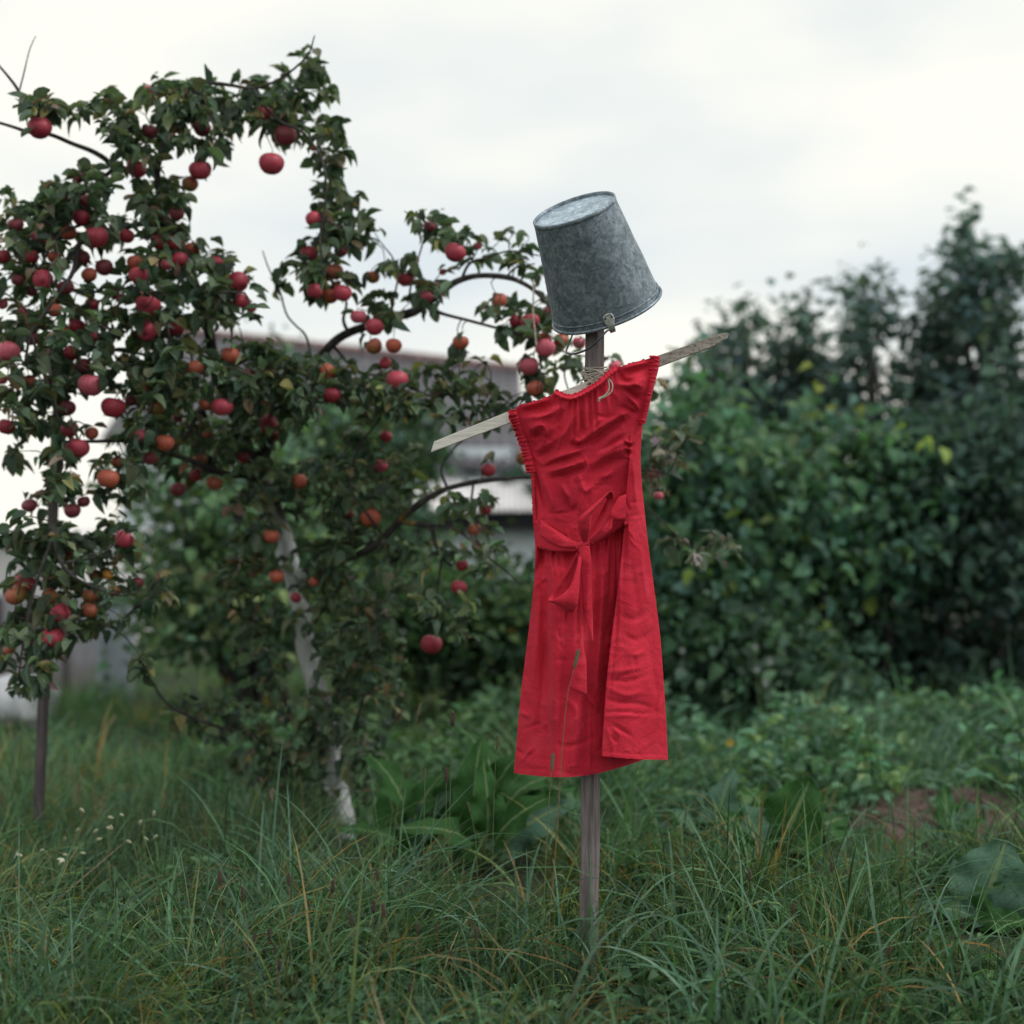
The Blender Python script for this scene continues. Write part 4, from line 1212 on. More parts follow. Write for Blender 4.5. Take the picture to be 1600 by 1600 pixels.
LIMBS = [
    # rising centre limb
    [(404, 742, 5.37, 13), (384, 690, 5.3, 10.5), (362, 630, 5.24, 9.5), (340, 566, 5.16, 9), (326, 515, 5.1, 8.5), (311, 465, 5.05, 8), (297, 425, 5.0, 7), (272, 375, 4.95, 6), (252, 320, 4.9, 5.5), (246, 265, 4.87, 5.5), (258, 222, 4.84, 5), (272, 182, 4.82, 4.5), (296, 148, 4.8, 3.5), (326, 131, 4.78, 3), (360, 133, 4.77, 2.5), (394, 138, 4.76, 2.2), (428, 128, 4.75, 2), (458, 108, 4.74, 1.8), (482, 84, 4.73, 1.4), (492, 55, 4.72, 1)],
    # right limb that reaches behind the bucket
    [(402, 738, 5.36, 13), (430, 672, 5.3, 9), (462, 608, 5.22, 8), (492, 566, 5.16, 7.5), (520, 536, 5.12, 7), (545, 519, 5.08, 7), (575, 508, 5.05, 7), (610, 497, 5.02, 7), (642, 488, 5.0, 7), (664, 476, 4.98, 6.5), (690, 457, 4.96, 6), (718, 439, 4.93, 5.2), (750, 431, 4.9, 4.5), (790, 433, 4.87, 4), (815, 441, 4.85, 3.6), (840, 458, 4.83, 3), (868, 490, 4.8, 2)],
    [(664, 478, 4.98, 4), (690, 490, 4.95, 3), (730, 500, 4.92, 2.6), (775, 512, 4.9, 2.4), (815, 524, 4.88, 2.2), (845, 536, 4.86, 1.8), (890, 552, 4.84, 1.5), (950, 562, 4.83, 1.1)],
    # low right limb with the grey lichen-grown branch
    [(470, 900, 5.49, 12), (492, 888, 5.4, 9), (520, 878, 5.34, 7.5), (556, 868, 5.28, 6.5), (592, 846, 5.22, 6), (620, 815, 5.16, 6), (645, 795, 5.12, 5.5), (675, 776, 5.08, 5.2), (700, 764, 5.06, 4.6), (740, 754, 5.03, 4), (790, 748, 5.0, 3.5), (840, 745, 4.98, 3), (900, 742, 4.97, 2.6), (960, 738, 4.96, 2.2), (1012, 735, 4.95, 1.6), (1050, 742, 4.94, 1)],
    [(620, 816, 5.16, 5), (645, 818, 5.14, 4), (672, 824, 5.12, 4), (680, 850, 5.1, 3.4), (695, 874, 5.08, 3), (706, 884, 5.07, 2)],
    [(660, 820, 5.13, 3), (700, 822, 5.08, 2.2), (730, 840, 5.04, 1.8), (760, 868, 5.0, 1.6), (790, 892, 4.98, 1.4), (815, 915, 4.96, 1)],
    [(960, 738, 4.96, 1.8), (1000, 780, 4.94, 1.5), (1040, 820, 4.92, 1.3), (1075, 850, 4.9, 1)],
    # left limbs
    [(400, 738, 5.36, 11), (372, 742, 5.26, 6), (340, 737, 5.16, 5), (300, 720, 5.05, 4.5), (255, 705, 4.92, 4), (205, 690, 4.8, 3.6), (150, 690, 4.72, 3), (100, 690, 4.66, 2.4)],
    [(320, 650, 5.22, 5), (312, 640, 5.12, 4.5), (290, 684, 5.02, 3.6), (240, 720, 4.94, 3)],
    [(262, 350, 4.93, 5), (222, 350, 4.86, 4.6), (168, 362, 4.78, 4.6), (128, 376, 4.7, 4.5), (113, 428, 4.66, 3.6), (76, 480, 4.62, 3), (48, 522, 4.58, 2.4), (38, 570, 4.56, 2)],
    [(122, 384, 4.68, 4), (100, 412, 4.66, 3.2), (84, 445, 4.64, 2.6)],
    [(126, 352, 4.72, 2.6), (98, 362, 4.7, 2.4), (80, 385, 4.68, 2.2), (66, 412, 4.66, 1.6)],
    [(246, 268, 4.87, 5), (180, 262, 4.82, 4.4), (164, 248, 4.8, 4.2), (142, 235, 4.78, 4), (112, 224, 4.75, 3.6), (78, 210, 4.72, 3.2), (45, 206, 4.7, 3), (20, 198, 4.68, 2.4), (-20, 186, 4.66, 2)],
    [(60, 204, 4.7, 3.2), (50, 184, 4.7, 3.4), (38, 162, 4.7, 3.2), (28, 140, 4.7, 2.6), (14, 120, 4.7, 2.2), (-10, 92, 4.7, 1.8)],
    [(31, 140, 4.7, 1.4), (38, 112, 4.7, 1.2), (45, 82, 4.7, 1), (50, 68, 4.7, .9), (56, 56, 4.7, .6)],
    [(174, 256, 4.81, 4), (176, 262, 4.8, 3.6), (164, 275, 4.78, 3.4), (150, 290, 4.76, 3.2), (120, 306, 4.73, 2.2), (84, 308, 4.7, 1.8), (50, 322, 4.68, 1.4)],
    # arching shoot at the top right
    [(396, 138, 4.76, 2.6), (412, 165, 4.72, 2.4), (438, 190, 4.7, 2.2), (470, 205, 4.68, 2), (496, 235, 4.67, 2), (508, 270, 4.66, 2), (508, 320, 4.66, 2), (500, 360, 4.66, 1.8), (502, 410, 4.66, 1.6), (512, 450, 4.66, 1.3)],
    # thin bare twig against the sky
    [(486, 560, 5.16, 2), (478, 525, 5.14, 1.8), (462, 508, 5.12, 1.7), (448, 490, 5.1, 1.6), (436, 452, 5.08, 1.4), (420, 420, 5.06, 1.2), (410, 392, 5.04, 1)],
    [(545, 520, 5.08, 3), (536, 500, 5.06, 2.4), (540, 470, 5.02, 1.8), (520, 440, 5.0, 1.4)],
    [(650, 486, 5.0, 2.2), (640, 462, 4.96, 1.8), (648, 424, 4.93, 1.6), (660, 382, 4.9, 1.3), (668, 350, 4.88, 1)],
    [(722, 438, 4.93, 2.8), (734, 412, 4.9, 2.2), (762, 402, 4.88, 1.8), (798, 392, 4.86, 1.5), (845, 400, 4.84, 1)],
    [(792, 432, 4.87, 1.8), (806, 418, 4.86, 1.5), (836, 412, 4.85, 1)],
    [(610, 500, 5.02, 2.2), (615, 470, 4.98, 1.8), (622, 425, 4.96, 1.4), (612, 400, 4.94, 1)],
    # trunk-side limbs and suckers
    [(330, 560, 5.16, 6), (300, 580, 5.04, 5), (262, 560, 4.94, 4), (236, 540, 4.86, 3), (228, 490, 4.8, 2.4), (232, 410, 4.78, 2), (246, 322, 4.78, 1.6)],
    [(412, 760, 5.4, 8), (420, 700, 5.28, 6), (418, 665, 5.2, 4), (430, 640, 5.12, 3), (470, 625, 5.06, 2.4), (520, 620, 5.02, 2)],
    [(345, 580, 5.16, 6), (395, 560, 5.06, 3.6), (440, 590, 5.0, 2.6), (500, 588, 4.96, 2)],
    [(505, 1130, 5.58, 5), (455, 1190, 5.5, 3.4), (400, 1152, 5.4, 2.8), (350, 1138, 5.34, 2.4), (300, 1121, 5.28, 2.2), (262, 1100, 5.22, 2), (236, 1062, 5.18, 1.6), (226, 1032, 5.16, 1.2)],
    [(520, 1220, 5.58, 4), (545, 1160, 5.5, 2.6), (570, 1080, 5.42, 2.2), (590, 1000, 5.36, 1.8), (600, 950, 5.34, 1.4)],
    [(500, 1100, 5.56, 4), (470, 1140, 5.46, 2.4), (430, 1060, 5.4, 2), (400, 980, 5.36, 1.6), (392, 930, 5.34, 1.2)],
    [(476, 1000, 5.53, 3.4), (500, 960, 5.42, 2.6), (530, 920, 5.36, 2.2), (560, 900, 5.3, 1.8)],
    [(600, 840, 5.2, 3), (572, 800, 5.12, 2.4), (548, 760, 5.06, 2), (560, 700, 5.02, 1.8), (590, 660, 5.0, 1.5), (610, 610, 4.98, 1.2)],
    [(700, 764, 5.06, 2.6), (690, 730, 5.04, 2), (720, 690, 5.02, 1.7), (760, 660, 5.0, 1.4), (800, 620, 4.98, 1.2)],
    [(520, 538, 5.12, 3), (560, 580, 5.04, 2.2), (610, 590, 5.0, 2), (680, 620, 4.98, 1.8), (740, 600, 4.96, 1.3)],
    [(840, 536, 4.86, 2), (845, 570, 4.84, 1.6), (838, 610, 4.83, 1.2)],
    [(890, 552, 4.84, 1.6), (882, 585, 4.83, 1.4), (892, 620, 4.82, 1)],
    [(740, 754, 5.03, 2), (736, 800, 5.02, 1.8), (750, 830, 5.0, 1.2)],
    [(690, 872, 5.08, 2), (684, 920, 5.06, 1.6), (676, 970, 5.04, 1.2)],
    [(100, 690, 4.66, 3.4), (86, 760, 4.62, 4.4), (84, 830, 4.6, 5), (96, 880, 4.58, 3), (130, 910, 4.56, 2.2), (190, 930, 4.55, 1.6), (230, 920, 4.54, 1.2)],
    [(84, 835, 4.6, 3), (60, 900, 4.56, 2.4), (40, 980, 4.54, 2), (30, 1060, 4.53, 1.4)],
    [(48, 522, 4.58, 2.2), (70, 590, 4.58, 2.6), (92, 660, 4.6, 3)],
    [(96, 880, 4.58, 2.4), (150, 870, 4.6, 1.8), (180, 850, 4.62, 1.4)],
]
for L in LIMBS: branch('limb', L, 'bark' if L[0][3] < 12 or L[0][0] != 470 else 'bark', sides=9 if L[0][3] > 4 else 6)
# whitewashed stump where the low limb leaves the trunk
branch('limb', [(468, 902, 5.487, 13), (482, 893, 5.44, 11.5), (497, 886.5, 5.395, 10.2)], 'bark_painted', 10, 12, 0.3)

# ------------------------------------------------------------------ apples
AP = [
    (62, 200, 19, 'd', 'dark red apple behind the crossing bare branches at the upper left edge'),
    (232, 142, 9, 'p', "small pink apple peeping from the leaf tuft at the tree's upper left top"),
    (213, 264, 16, 'r', 'red apple hanging alone at the edge of the upper sky gap'),
    (235, 207, 12, 'k', 'dusky apple hidden in leaves above the lone apple of the upper gap'),
    (123, 278, 9, 'k', 'small dull red apple in the leaves under the upper left bough'),
    (136, 314, 12, 'p', 'bright pink apple half behind leaves above the forked grey branch'),
    (102, 311, 10, 'k', 'dull pink apple left of the bright half-hidden one under the left bough'),
    (316, 201, 14, 'k', 'dusky purple apple deep in the leaves of the topmost spray'),
    (313, 266, 18, 'r', 'plump red apple with a green underside hanging below the topmost spray'),
    (297, 288, 13, 'g', 'olive brown apple tucked under a plump red one below the top spray'),
    (415, 178, 13, 'd', 'dark red apple at the end of the small bare branch near the top'),
    (446, 212, 18, 'k', 'large purple brown apple in shade directly over a bright pink one'),
    (424, 256, 20, 'r', 'large bright pink-red apple hanging free against the open sky'),
    (490, 232, 6, 'o', 'tiny orange apple in the leaves right of the large free-hanging one'),
    (150, 371, 19, 'r', 'large red apple in front of the grey forked branch'),
    (107, 364, 13, 'o', 'orange-red apple just left of the large one on the forked branch'),
    (57, 370, 9, 'p', 'small pink apple catching light among the far left upper leaves'),
    (77, 376, 9, 'p', 'narrow pink apple between the light pink one and the orange-red one'),
    (127, 341, 14, 'd', 'dark red apple in the leaves above the large forked-branch apple'),
    (24, 352, 13, 'k', 'shadowed purple apple by itself in the far left upper leaves'),
    (198, 369, 12, 'd', 'dark red apple to the right of the large forked-branch apple'),
    (248, 378, 13, 'd', 'crimson apple on the left of the stack of four at the sky gap'),
    (275, 378, 14, 'r', 'uppermost right red apple of the stack of four at the sky gap'),
    (281, 405, 13, 'r', 'glowing red apple lower right in the stack of four at the sky gap'),
    (261, 413, 10, 'p', 'pink apple with a leaf shadow, lowest of the stack of four'),
    (276, 334, 12, 'k', 'purple apple behind a curled leaf above the stack of four'),
    (163, 418, 14, 'k', 'brown-red apple hanging in the small sky hole of the left crown'),
    (211, 411, 13, 'o', 'orange-brown apple resting on a brighter red one in the left crown'),
    (216, 430, 15, 'r', 'bright red apple directly under the orange-brown one'),
    (67, 437, 16, 'r', 'rosy apple with its green eye turned out in the left crown'),
    (28, 438, 10, 'k', 'dim red apple left of the rosy one showing its eye'),
    (48, 455, 10, 'k', 'dim apple below the rosy one on the far left'),
    (35, 488, 9, 'p', 'narrow crimson apple squeezed between leaves on the far left'),
    (4, 475, 9, 'p', 'pink apple cut by the picture edge above the narrow crimson one'),
    (85, 485, 12, 'o', 'orange-red apple behind the grey drooping branch'),
    (124, 487, 6, 'r', 'tiny bright red apple beside the small triangular sky hole'),
    (178, 459, 9, 'k', 'small dull red apple, left one of a dim pair in mid crown'),
    (190, 467, 9, 'k', 'small dull red apple, right one of a dim pair in mid crown'),
    (231, 474, 20, 'r', 'biggest pink-red apple with its dark eye facing the viewer'),
    (222, 492, 10, 'g', 'brownish apple tucked under the biggest eye-facing one'),
    (229, 518, 16, 'r', 'red apple hanging straight below the biggest eye-facing one'),
    (101, 518, 9, 'o', 'small orange apple half covered by a leaf in the left crown'),
    (13, 550, 18, 'p', 'large pink apple at the left edge of the tree'),
    (112, 552, 13, 'd', 'crimson egg-shaped apple hanging among the left leaves'),
    (50, 530, 11, 'k', 'brown apple in shade right of the large pink edge one'),
    (142, 602, 20, 'p', 'large pink apple with a green shoulder beside a pale curled leaf'),
    (3, 593, 9, 'p', 'pink apple half cut off under the large pink edge one'),
    (46, 596, 10, 'o', 'orange-brown apple in the dark leaves on the left'),
    (78, 595, 10, 'k', "dark brown apple by the prop pole's top"),
    (177, 637, 19, 'd', 'big dark red apple in shade below the pale curled leaf'),
    (197, 573, 7, 'p', 'small pink apple in leaves above the curled pale leaf'),
    (220, 608, 10, 'o', 'orange apple behind a pale leaf edge in mid crown'),
    (205, 626, 10, 'k', 'brown apple touching the big dark red one on its right'),
    (243, 640, 13, 'g', 'mottled green-red apple near the dark gable behind the tree'),
    (10, 667, 14, 'd', "dark red apple at the left edge below the crown's middle"),
    (109, 671, 14, 'r', 'flattened red apple resting above a rounder one by the pole'),
    (122, 700, 18, 'r', 'round brick-red apple, lower of the touching two by the pole'),
    (169, 748, 17, 'o', 'orange-red apple hanging alone below the left crown'),
    (183, 722, 10, 'o', 'small orange apple with a scar over the lone orange-red one'),
    (222, 681, 12, 'p', 'purplish pink apple in leaves left of an orange one'),
    (258, 692, 15, 'o', 'orange-red apple on the dark bent limb'),
    (278, 652, 9, 'k', 'small dusky apple under the mottled one in mid crown'),
    (278, 765, 13, 'k', 'purple-red apple with a leaf across it under the mid crown'),
    (113, 798, 13, 'k', 'brown apple, lower of a shaded pair beside the pole'),
    (131, 784, 10, 'k', 'brown apple, upper of a shaded pair beside the pole'),
    (46, 790, 12, 'k', 'brown-green apple behind leaves against the white outbuilding'),
    (194, 843, 15, 'r', 'bright red apple lit at the tip of the low left branch'),
    (38, 911, 16, 'r', 'red apple sitting on a browner one at the far lower left'),
    (25, 930, 17, 'g', 'brown-green apple under a red one at the far lower left'),
    (78, 932, 13, 'g', 'olive brown apple half hidden by leaves over the fence'),
    (95, 958, 16, 'r', 'red apple with a brown flank overlapped by a leaf, above the lowest one'),
    (83, 995, 18, 'r', 'large red apple with a green base, lowest one above the fence'),
    (112, 869, 11, 'd', 'crimson apple under big leaves on the low left branch'),
    (168, 898, 9, 'y', 'small yellow-orange apple in the low left cluster'),
    (178, 925, 11, 'o', 'orange-red oval apple under the small yellow one'),
    (150, 900, 11, 'g', 'brown apple left of the small yellow one'),
    (140, 932, 12, 'g', 'brown-orange apple above an olive one in the low left cluster'),
    (140, 954, 13, 'g', 'olive apple at the bottom of the low left cluster'),
    (215, 910, 10, 'k', 'dark red apple at the right end of the low left cluster'),
    (14, 1017, 9, 'o', 'small orange-red apple at the left edge beside the lowest leaves'),
    (47, 1004, 6, 'p', 'tiny pink apple left of the lowest large one'),
    (9, 988, 7, 'p', 'tiny pink apple at the left edge over the small orange-red one'),
    (304, 576, 14, 'o', 'orange apple with a lit shoulder where the centre limb forks'),
    (360, 555, 14, 'o', 'orange-brown apple against the roof left of the thin twig'),
    (322, 632, 11, 'o', 'orange apple, left of the touching pair over the dark bent limb'),
    (347, 636, 17, 'r', 'pink-red pointed apple, right of the touching pair over the bent limb'),
    (411, 635, 10, 'o', 'small orange apple just above the rosy one with a pale eye'),
    (419, 663, 16, 'r', "rosy apple with a pale eye near the crown's centre"),
    (437, 681, 10, 'o', "orange-brown apple under the rosy one's right side"),
    (325, 679, 9, 'o', 'small orange apple between leaves under the touching pair'),
    (388, 584, 10, 'k', "mauve brown apple in leaves at the crown's centre"),
    (467, 753, 13, 'o', 'orange apple alone right of the trunk fork'),
    (424, 838, 13, 'o', 'orange apple in front of the whitewashed trunk top'),
    (313, 720, 12, 'g', 'brown apple in shade left of the trunk fork'),
    (335, 755, 13, 'g', 'dark olive apple by the trunk fork'),
    (308, 742, 12, 'd', 'dark crimson apple in shade left of the trunk fork'),
    (380, 715, 10, 'd', 'dull red apple just above the trunk fork'),
    (512, 580, 13, 'o', 'red apple with a green eye patch below the right limb'),
    (519, 618, 14, 'd', 'dark red apple hanging under the right limb by the roof edge'),
    (490, 343, 13, 'r', 'red apple highest on the hanging chain of fruit'),
    (483, 396, 14, 'd', 'red-brown apple second down the hanging chain of fruit'),
    (533, 392, 11, 'k', 'purple apple in shade on the right of the hanging chain'),
    (523, 425, 14, 'g', 'mottled brown apple in the middle of the hanging chain'),
    (492, 455, 13, 'r', 'red apple at the lower left of the hanging chain'),
    (516, 463, 13, 'o', "olive orange apple between two red ones at the chain's bottom"),
    (535, 458, 15, 'r', 'round red apple at the lower right end of the hanging chain'),
    (372, 441, 17, 'd', 'deep red apple with a brown shoulder beside the wide sky gap'),
    (336, 412, 13, 'd', 'red apple with a brown eye right of the stack of four'),
    (376, 470, 13, 'r', 'red apple just under the deep red one at the wide gap'),
    (392, 481, 9, 'p', 'dull pink apple right under the deep red one at the wide gap'),
    (560, 495, 13, 'p', 'pink apple behind a leaf where the right limb bends'),
    (585, 511, 15, 'r', 'bright round red apple in front of the right limb'),
    (583, 433, 11, 'g', 'half green apple alone left of the right limb'),
    (634, 437, 13, 'd', 'red apple with a green cheek above the right limb'),
    (667, 463, 11, 'p', 'rosy apple leaning on the right limb'),
    (711, 395, 17, 'r', 'round deep red apple hanging in open sky left of the bucket'),
    (747, 384, 7, 'p', 'small pink apple just right of the deep red one in open sky'),
    (692, 425, 6, 'p', 'tiny pink apple above the right limb'),
    (671, 354, 10, 'k', 'mauve apple wrapped in leaves at the top of the bare twig'),
    (780, 470, 13, 'o', 'orange-red apple between the two thin right branches'),
    (807, 502, 12, 'd', 'left apple of the touching pair left of the bucket rim'),
    (829, 503, 15, 'd', 'right apple of the touching pair, crossed by the pale string'),
    (852, 544, 16, 'p', "large rosy apple below the bucket's left rim"),
    (826, 572, 16, 'p', 'rosy apple with a green left side above the dress shoulder'),
    (836, 607, 14, 'o', 'orange-brown apple right above the left shoulder of the dress'),
    (876, 531, 11, 'o', "small orange apple under the bucket's left lug"),
    (851, 529, 11, 'o', 'orange apple peeping over the large rosy one below the bucket'),
    (615, 540, 13, 'o', 'orange-red apple right under the bright round one on the limb'),
    (585, 541, 13, 'g', 'green-orange apple left under the bright round one on the limb'),
    (602, 568, 10, 'd', 'dark pink apple in leaves between limb and roof'),
    (720, 535, 13, 'o', 'orange-green apple hanging by itself over the roof ridge'),
    (621, 594, 17, 'r', 'large red apple in front of the grey roof'),
    (858, 487, 9, 'k', "red apple mostly hidden behind the bucket's left side"),
    (905, 536, 11, 'p', 'pink-red apple behind the post and the fallen bucket handle'),
    (961, 573, 11, 'p', 'pale pink apple behind the right shoulder of the dress'),
    (603, 682, 10, 'd', 'crimson apple left of the pale end of the crossbar'),
    (594, 727, 12, 'p', "pink apple with an orange base left of the crossbar's end"),
    (579, 810, 16, 'o', 'large orange-red apple low in the middle beside the dark eaves'),
    (545, 805, 9, 'd', 'dark red apple left of the large orange-red one by the eaves'),
    (743, 829, 13, 'g', 'mottled red-green apple under the dark eaves'),
    (758, 796, 10, 'd', 'dark red apple against the pale lower roof'),
    (763, 735, 12, 'd', 'dark red apple above the lichen-grown branch'),
    (818, 716, 12, 'g', "orange-green apple touching the dress's left sleeve"),
    (722, 884, 10, 'd', 'small dark crimson apple where the forked dark twig ends'),
    (717, 918, 13, 'd', 'brick red apple under the small dark crimson one'),
    (674, 1007, 17, 'd', 'deep crimson apple, lowest on the right, hanging alone over the meadow'),
    (432, 900, 12, 'o', 'orange-red apple beside the whitewashed stump'),
    (462, 934, 9, 'd', 'crimson apple half hidden behind the whitewashed trunk'),
    (607, 902, 7, 'p', 'tiny dull pink apple right of the whitewashed stump'),
    (490, 909, 8, 'o', 'tiny pale orange apple just right of the whitewashed trunk'),
    (1020, 740, 9, 'p', 'small pink apple right of the dress waist, upper of two'),
    (1029, 775, 8, 'p', 'small pink apple right of the dress waist, lower of two'),
]
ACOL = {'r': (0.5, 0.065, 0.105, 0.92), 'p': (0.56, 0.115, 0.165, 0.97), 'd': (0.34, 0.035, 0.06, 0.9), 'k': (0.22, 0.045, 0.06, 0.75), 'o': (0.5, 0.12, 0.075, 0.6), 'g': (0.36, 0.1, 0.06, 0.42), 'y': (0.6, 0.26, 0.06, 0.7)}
def apple_mesh():
    mb = MB()
    prof = []
    for i in range(15):
        th = math.pi * i / 14
        r = math.sin(th) * (1 + 0.10 * math.cos(th))
        z = math.cos(th) * 0.95
        z -= 0.30 * math.exp(-(r / 0.30) ** 2) * (1 if z > 0 else 0)
        z += 0.20 * math.exp(-(r / 0.26) ** 2) * (1 if z < 0 else 0)
        prof.append((max(r, 0.001) * 0.038, z * 0.038))
    V, F = [], []
    seg = 20
    for r, z in prof:
        for k in range(seg):
            a = 2 * math.pi * k / seg
            lob = 1 + 0.018 * math.cos(5 * a) * (1 if z < 0.01 else 0.4)
            V.append((r * lob * math.cos(a), r * lob * math.sin(a), z))
    for i in range(len(prof) - 1):
        for k in range(seg):
            k2 = (k + 1) % seg
            F.append((i * seg + k, (i + 1) * seg + k, (i + 1) * seg + k2, i * seg + k2))
    mb.add(V, F)
    return mb.mesh('apple', M['apple'])
APM = apple_mesh()
mb = MB(); mb.tube([(0, 0, 0.021), (0.0015, 0, 0.032), (0.004, 0.001, 0.042)], [0.0016, 0.0013, 0.0017], 6)
STEM = mb.mesh('stem', M['twig'])
mb = MB()
for k in range(5):
    a = k * 2 * math.pi / 5
    mb.tube([(0, 0, -0.026), (0.0045 * math.cos(a), 0.0045 * math.sin(a), -0.0295), (0.0065 * math.cos(a), 0.0065 * math.sin(a), -0.0315)], [0.0022, 0.0016, 0.0004], 4)
CALYX = mb.mesh('calyx', M['calyx'])
ra = np.random.default_rng(21)
rx_ = np.random.default_rng(8)
for _ in range(15):                           # dim fruit deep in the left crown
    for _try in range(40):
        x, y = rx_.uniform(0, 330), rx_.uniform(330, 720)
        if all(math.hypot(x - a[0], y - a[1]) > a[2] + 12 for a in AP) and math.hypot(x - 385, y - 320) > 90 and math.hypot(x - 52, y - 745) > 60: break
    else: continue
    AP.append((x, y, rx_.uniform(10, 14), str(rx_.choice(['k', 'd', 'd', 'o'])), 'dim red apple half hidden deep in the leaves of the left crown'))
APX = []
def apple_depth(px, py, r):
    Y = 4.62 + 0.00055 * max(0, px - 60) if px < 420 else 4.80 + 0.0002 * (px - 420)
    if py > 640 and 260 < px < 640: Y = 5.12
    if px > 640 and py > 640: Y = 5.0
    if px > 640 and py <= 640: Y = 4.82
    return Y + (19 - r) * 0.012 + ra.uniform(-0.04, 0.04)
for (px, py, r, code, lab) in AP:
    Y = apple_depth(px, py, r)
    o = bpy.data.objects.new('apple', APM); link(o)
    o.location = at(px, py, Y)
    s = r / FPX * Y / 0.038
    o.scale = (s, s, s * ra.uniform(0.9, 1.0))
    tx, ty = ra.normal(0, 0.28, 2)
    if 'eye' in lab and ('facing' in lab or 'turned' in lab or 'pale eye' in lab or 'green eye' in lab): tx = -0.95; ty *= 0.4
    o.rotation_euler = (tx, ty, ra.uniform(0, 6.28) if abs(tx) < 0.9 else ra.uniform(-0.3, 0.3))
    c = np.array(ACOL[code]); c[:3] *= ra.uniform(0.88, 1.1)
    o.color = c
    tag(o, lab, 'apple', 'dim apples deep in the left crown' if lab.startswith('dim red apple half hidden deep') else 'apples on the tree')
    q = link(bpy.data.objects.new('stem', STEM), o)
    e = link(bpy.data.objects.new('calyx', CALYX), o)
    Rm = o.rotation_euler.to_matrix()
    APX.append((px, py, r, Y, o.location + Rm @ Vector((0.004, 0.001, 0.04)) * s))

# ------------------------------------------------------------------ crown: spurs with leaf rosettes
# clumps: px, py, rx, ry, spurs
CL = [(95, 165, 45, 18, 10), (160, 178, 50, 26, 17), (75, 165, 25, 18, 5), (262, 140, 32, 22, 13), (300, 190, 55, 50, 34), (350, 165, 45, 36, 24), (425, 140, 36, 26, 14), (490, 92, 13, 34, 7), (488, 135, 26, 26, 9), (446, 205, 42, 36, 20), (506, 208, 22, 24, 7), (516, 262, 20, 34, 9), (508, 312, 24, 24, 9), (545, 308, 14, 14, 3), (500, 380, 38, 48, 26), (560, 362, 26, 22, 8), (512, 438, 34, 30, 15),
      (52, 296, 42, 20, 9), (118, 298, 50, 28, 18), (205, 240, 36, 34, 13), (240, 330, 40, 48, 26), (48, 350, 46, 40, 17), (130, 350, 60, 40, 26), (28, 430, 40, 40, 15), (95, 440, 50, 50, 18), (190, 460, 60, 40, 20), (265, 400, 42, 42, 24), (335, 405, 46, 18, 10), (385, 402, 22, 16, 4), (425, 420, 22, 30, 4), (358, 470, 42, 36, 18), (290, 480, 44, 44, 22), (205, 530, 70, 44, 32), (55, 530, 60, 44, 30), (110, 570, 60, 30, 16), (270, 575, 70, 50, 42), (395, 590, 66, 46, 38), (490, 590, 56, 34, 26), (340, 650, 80, 42, 38), (235, 640, 46, 46, 24), (440, 640, 56, 36, 26), (195, 680, 40, 24, 9), (28, 630, 34, 50, 16), (85, 650, 22, 50, 8), (90, 740, 50, 30, 8), (180, 745, 46, 34, 12), (300, 706, 60, 30, 22), (390, 700, 40, 34, 16), (430, 750, 46, 28, 15), (500, 765, 50, 40, 22), (545, 710, 36, 44, 12), (590, 608, 40, 34, 14), (572, 660, 22, 46, 9), (640, 610, 50, 34, 16), (700, 585, 44, 30, 11), (600, 488, 36, 26, 10), (652, 462, 44, 18, 8), (618, 410, 26, 20, 6), (668, 352, 26, 18, 7), (710, 374, 36, 16, 6), (745, 398, 22, 14, 4), (805, 372, 24, 10, 3), (822, 408, 18, 12, 3), (795, 495, 46, 24, 10), (845, 470, 18, 40, 5), (852, 520, 34, 26, 8), (842, 590, 18, 36, 8), (885, 590, 22, 30, 7), (742, 545, 40, 22, 4), (790, 640, 36, 50, 6), (735, 630, 44, 44, 10), (598, 760, 44, 36, 14), (560, 830, 50, 34, 16), (640, 742, 34, 46, 8), (725, 795, 44, 36, 7), (740, 862, 44, 36, 9), (705, 955, 44, 24, 8), (722, 985, 16, 16, 3), (650, 880, 50, 40, 10),
      (395, 815, 40, 44, 16), (545, 868, 66, 36, 20), (395, 915, 46, 54, 20), (520, 960, 66, 66, 34), (580, 1000, 50, 60, 24), (415, 1010, 44, 60, 20), (350, 1128, 76, 36, 20), (455, 1150, 46, 46, 18), (566, 1100, 52, 70, 36), (505, 1090, 26, 60, 14), (520, 1190, 34, 50, 14), (420, 1200, 50, 34, 12), (545, 1200, 36, 40, 10), (300, 1112, 40, 30, 8), (228, 1040, 14, 18, 3), (470, 870, 30, 40, 8),
      (38, 830, 40, 24, 8), (88, 865, 54, 34, 16), (190, 835, 34, 28, 8), (55, 930, 52, 34, 16), (140, 905, 54, 34, 18), (228, 915, 30, 26, 8), (150, 968, 40, 18, 8), (38, 1010, 40, 34, 14), (46, 1060, 26, 26, 7), (105, 975, 40, 30, 9), (20, 740, 24, 40, 7), (130, 850, 30, 24, 6), (92, 700, 18, 60, 9), (86, 800, 24, 50, 12), (92, 620, 24, 40, 8),
      (1040, 690, 22, 34, 7), (1075, 668, 20, 22, 3), (1040, 745, 24, 28, 4), (1085, 850, 42, 24, 7), (1120, 860, 22, 18, 3), (50, 180, 14, 30, 2), (1015, 600, 10, 10, 1)]
GAPS = [(385, 320, 62), (440, 330, 50), (410, 375, 45), (420, 300, 40), (620, 380, 24), (640, 540, 22), (690, 530, 22), (760, 540, 18), (885, 605, 16), (52, 745, 22), (60, 690, 14), (120, 640, 13), (180, 665, 12), (60, 255, 36), (20, 250, 40), (180, 320, 16), (150, 430, 10), (120, 470, 9), (150, 400, 10), (790, 590, 16), (700, 480, 14), (820, 350, 14), (120, 100, 60), (200, 110, 30), (20, 760, 22)]
sp_px, sp_py, sp_Y = [], [], []
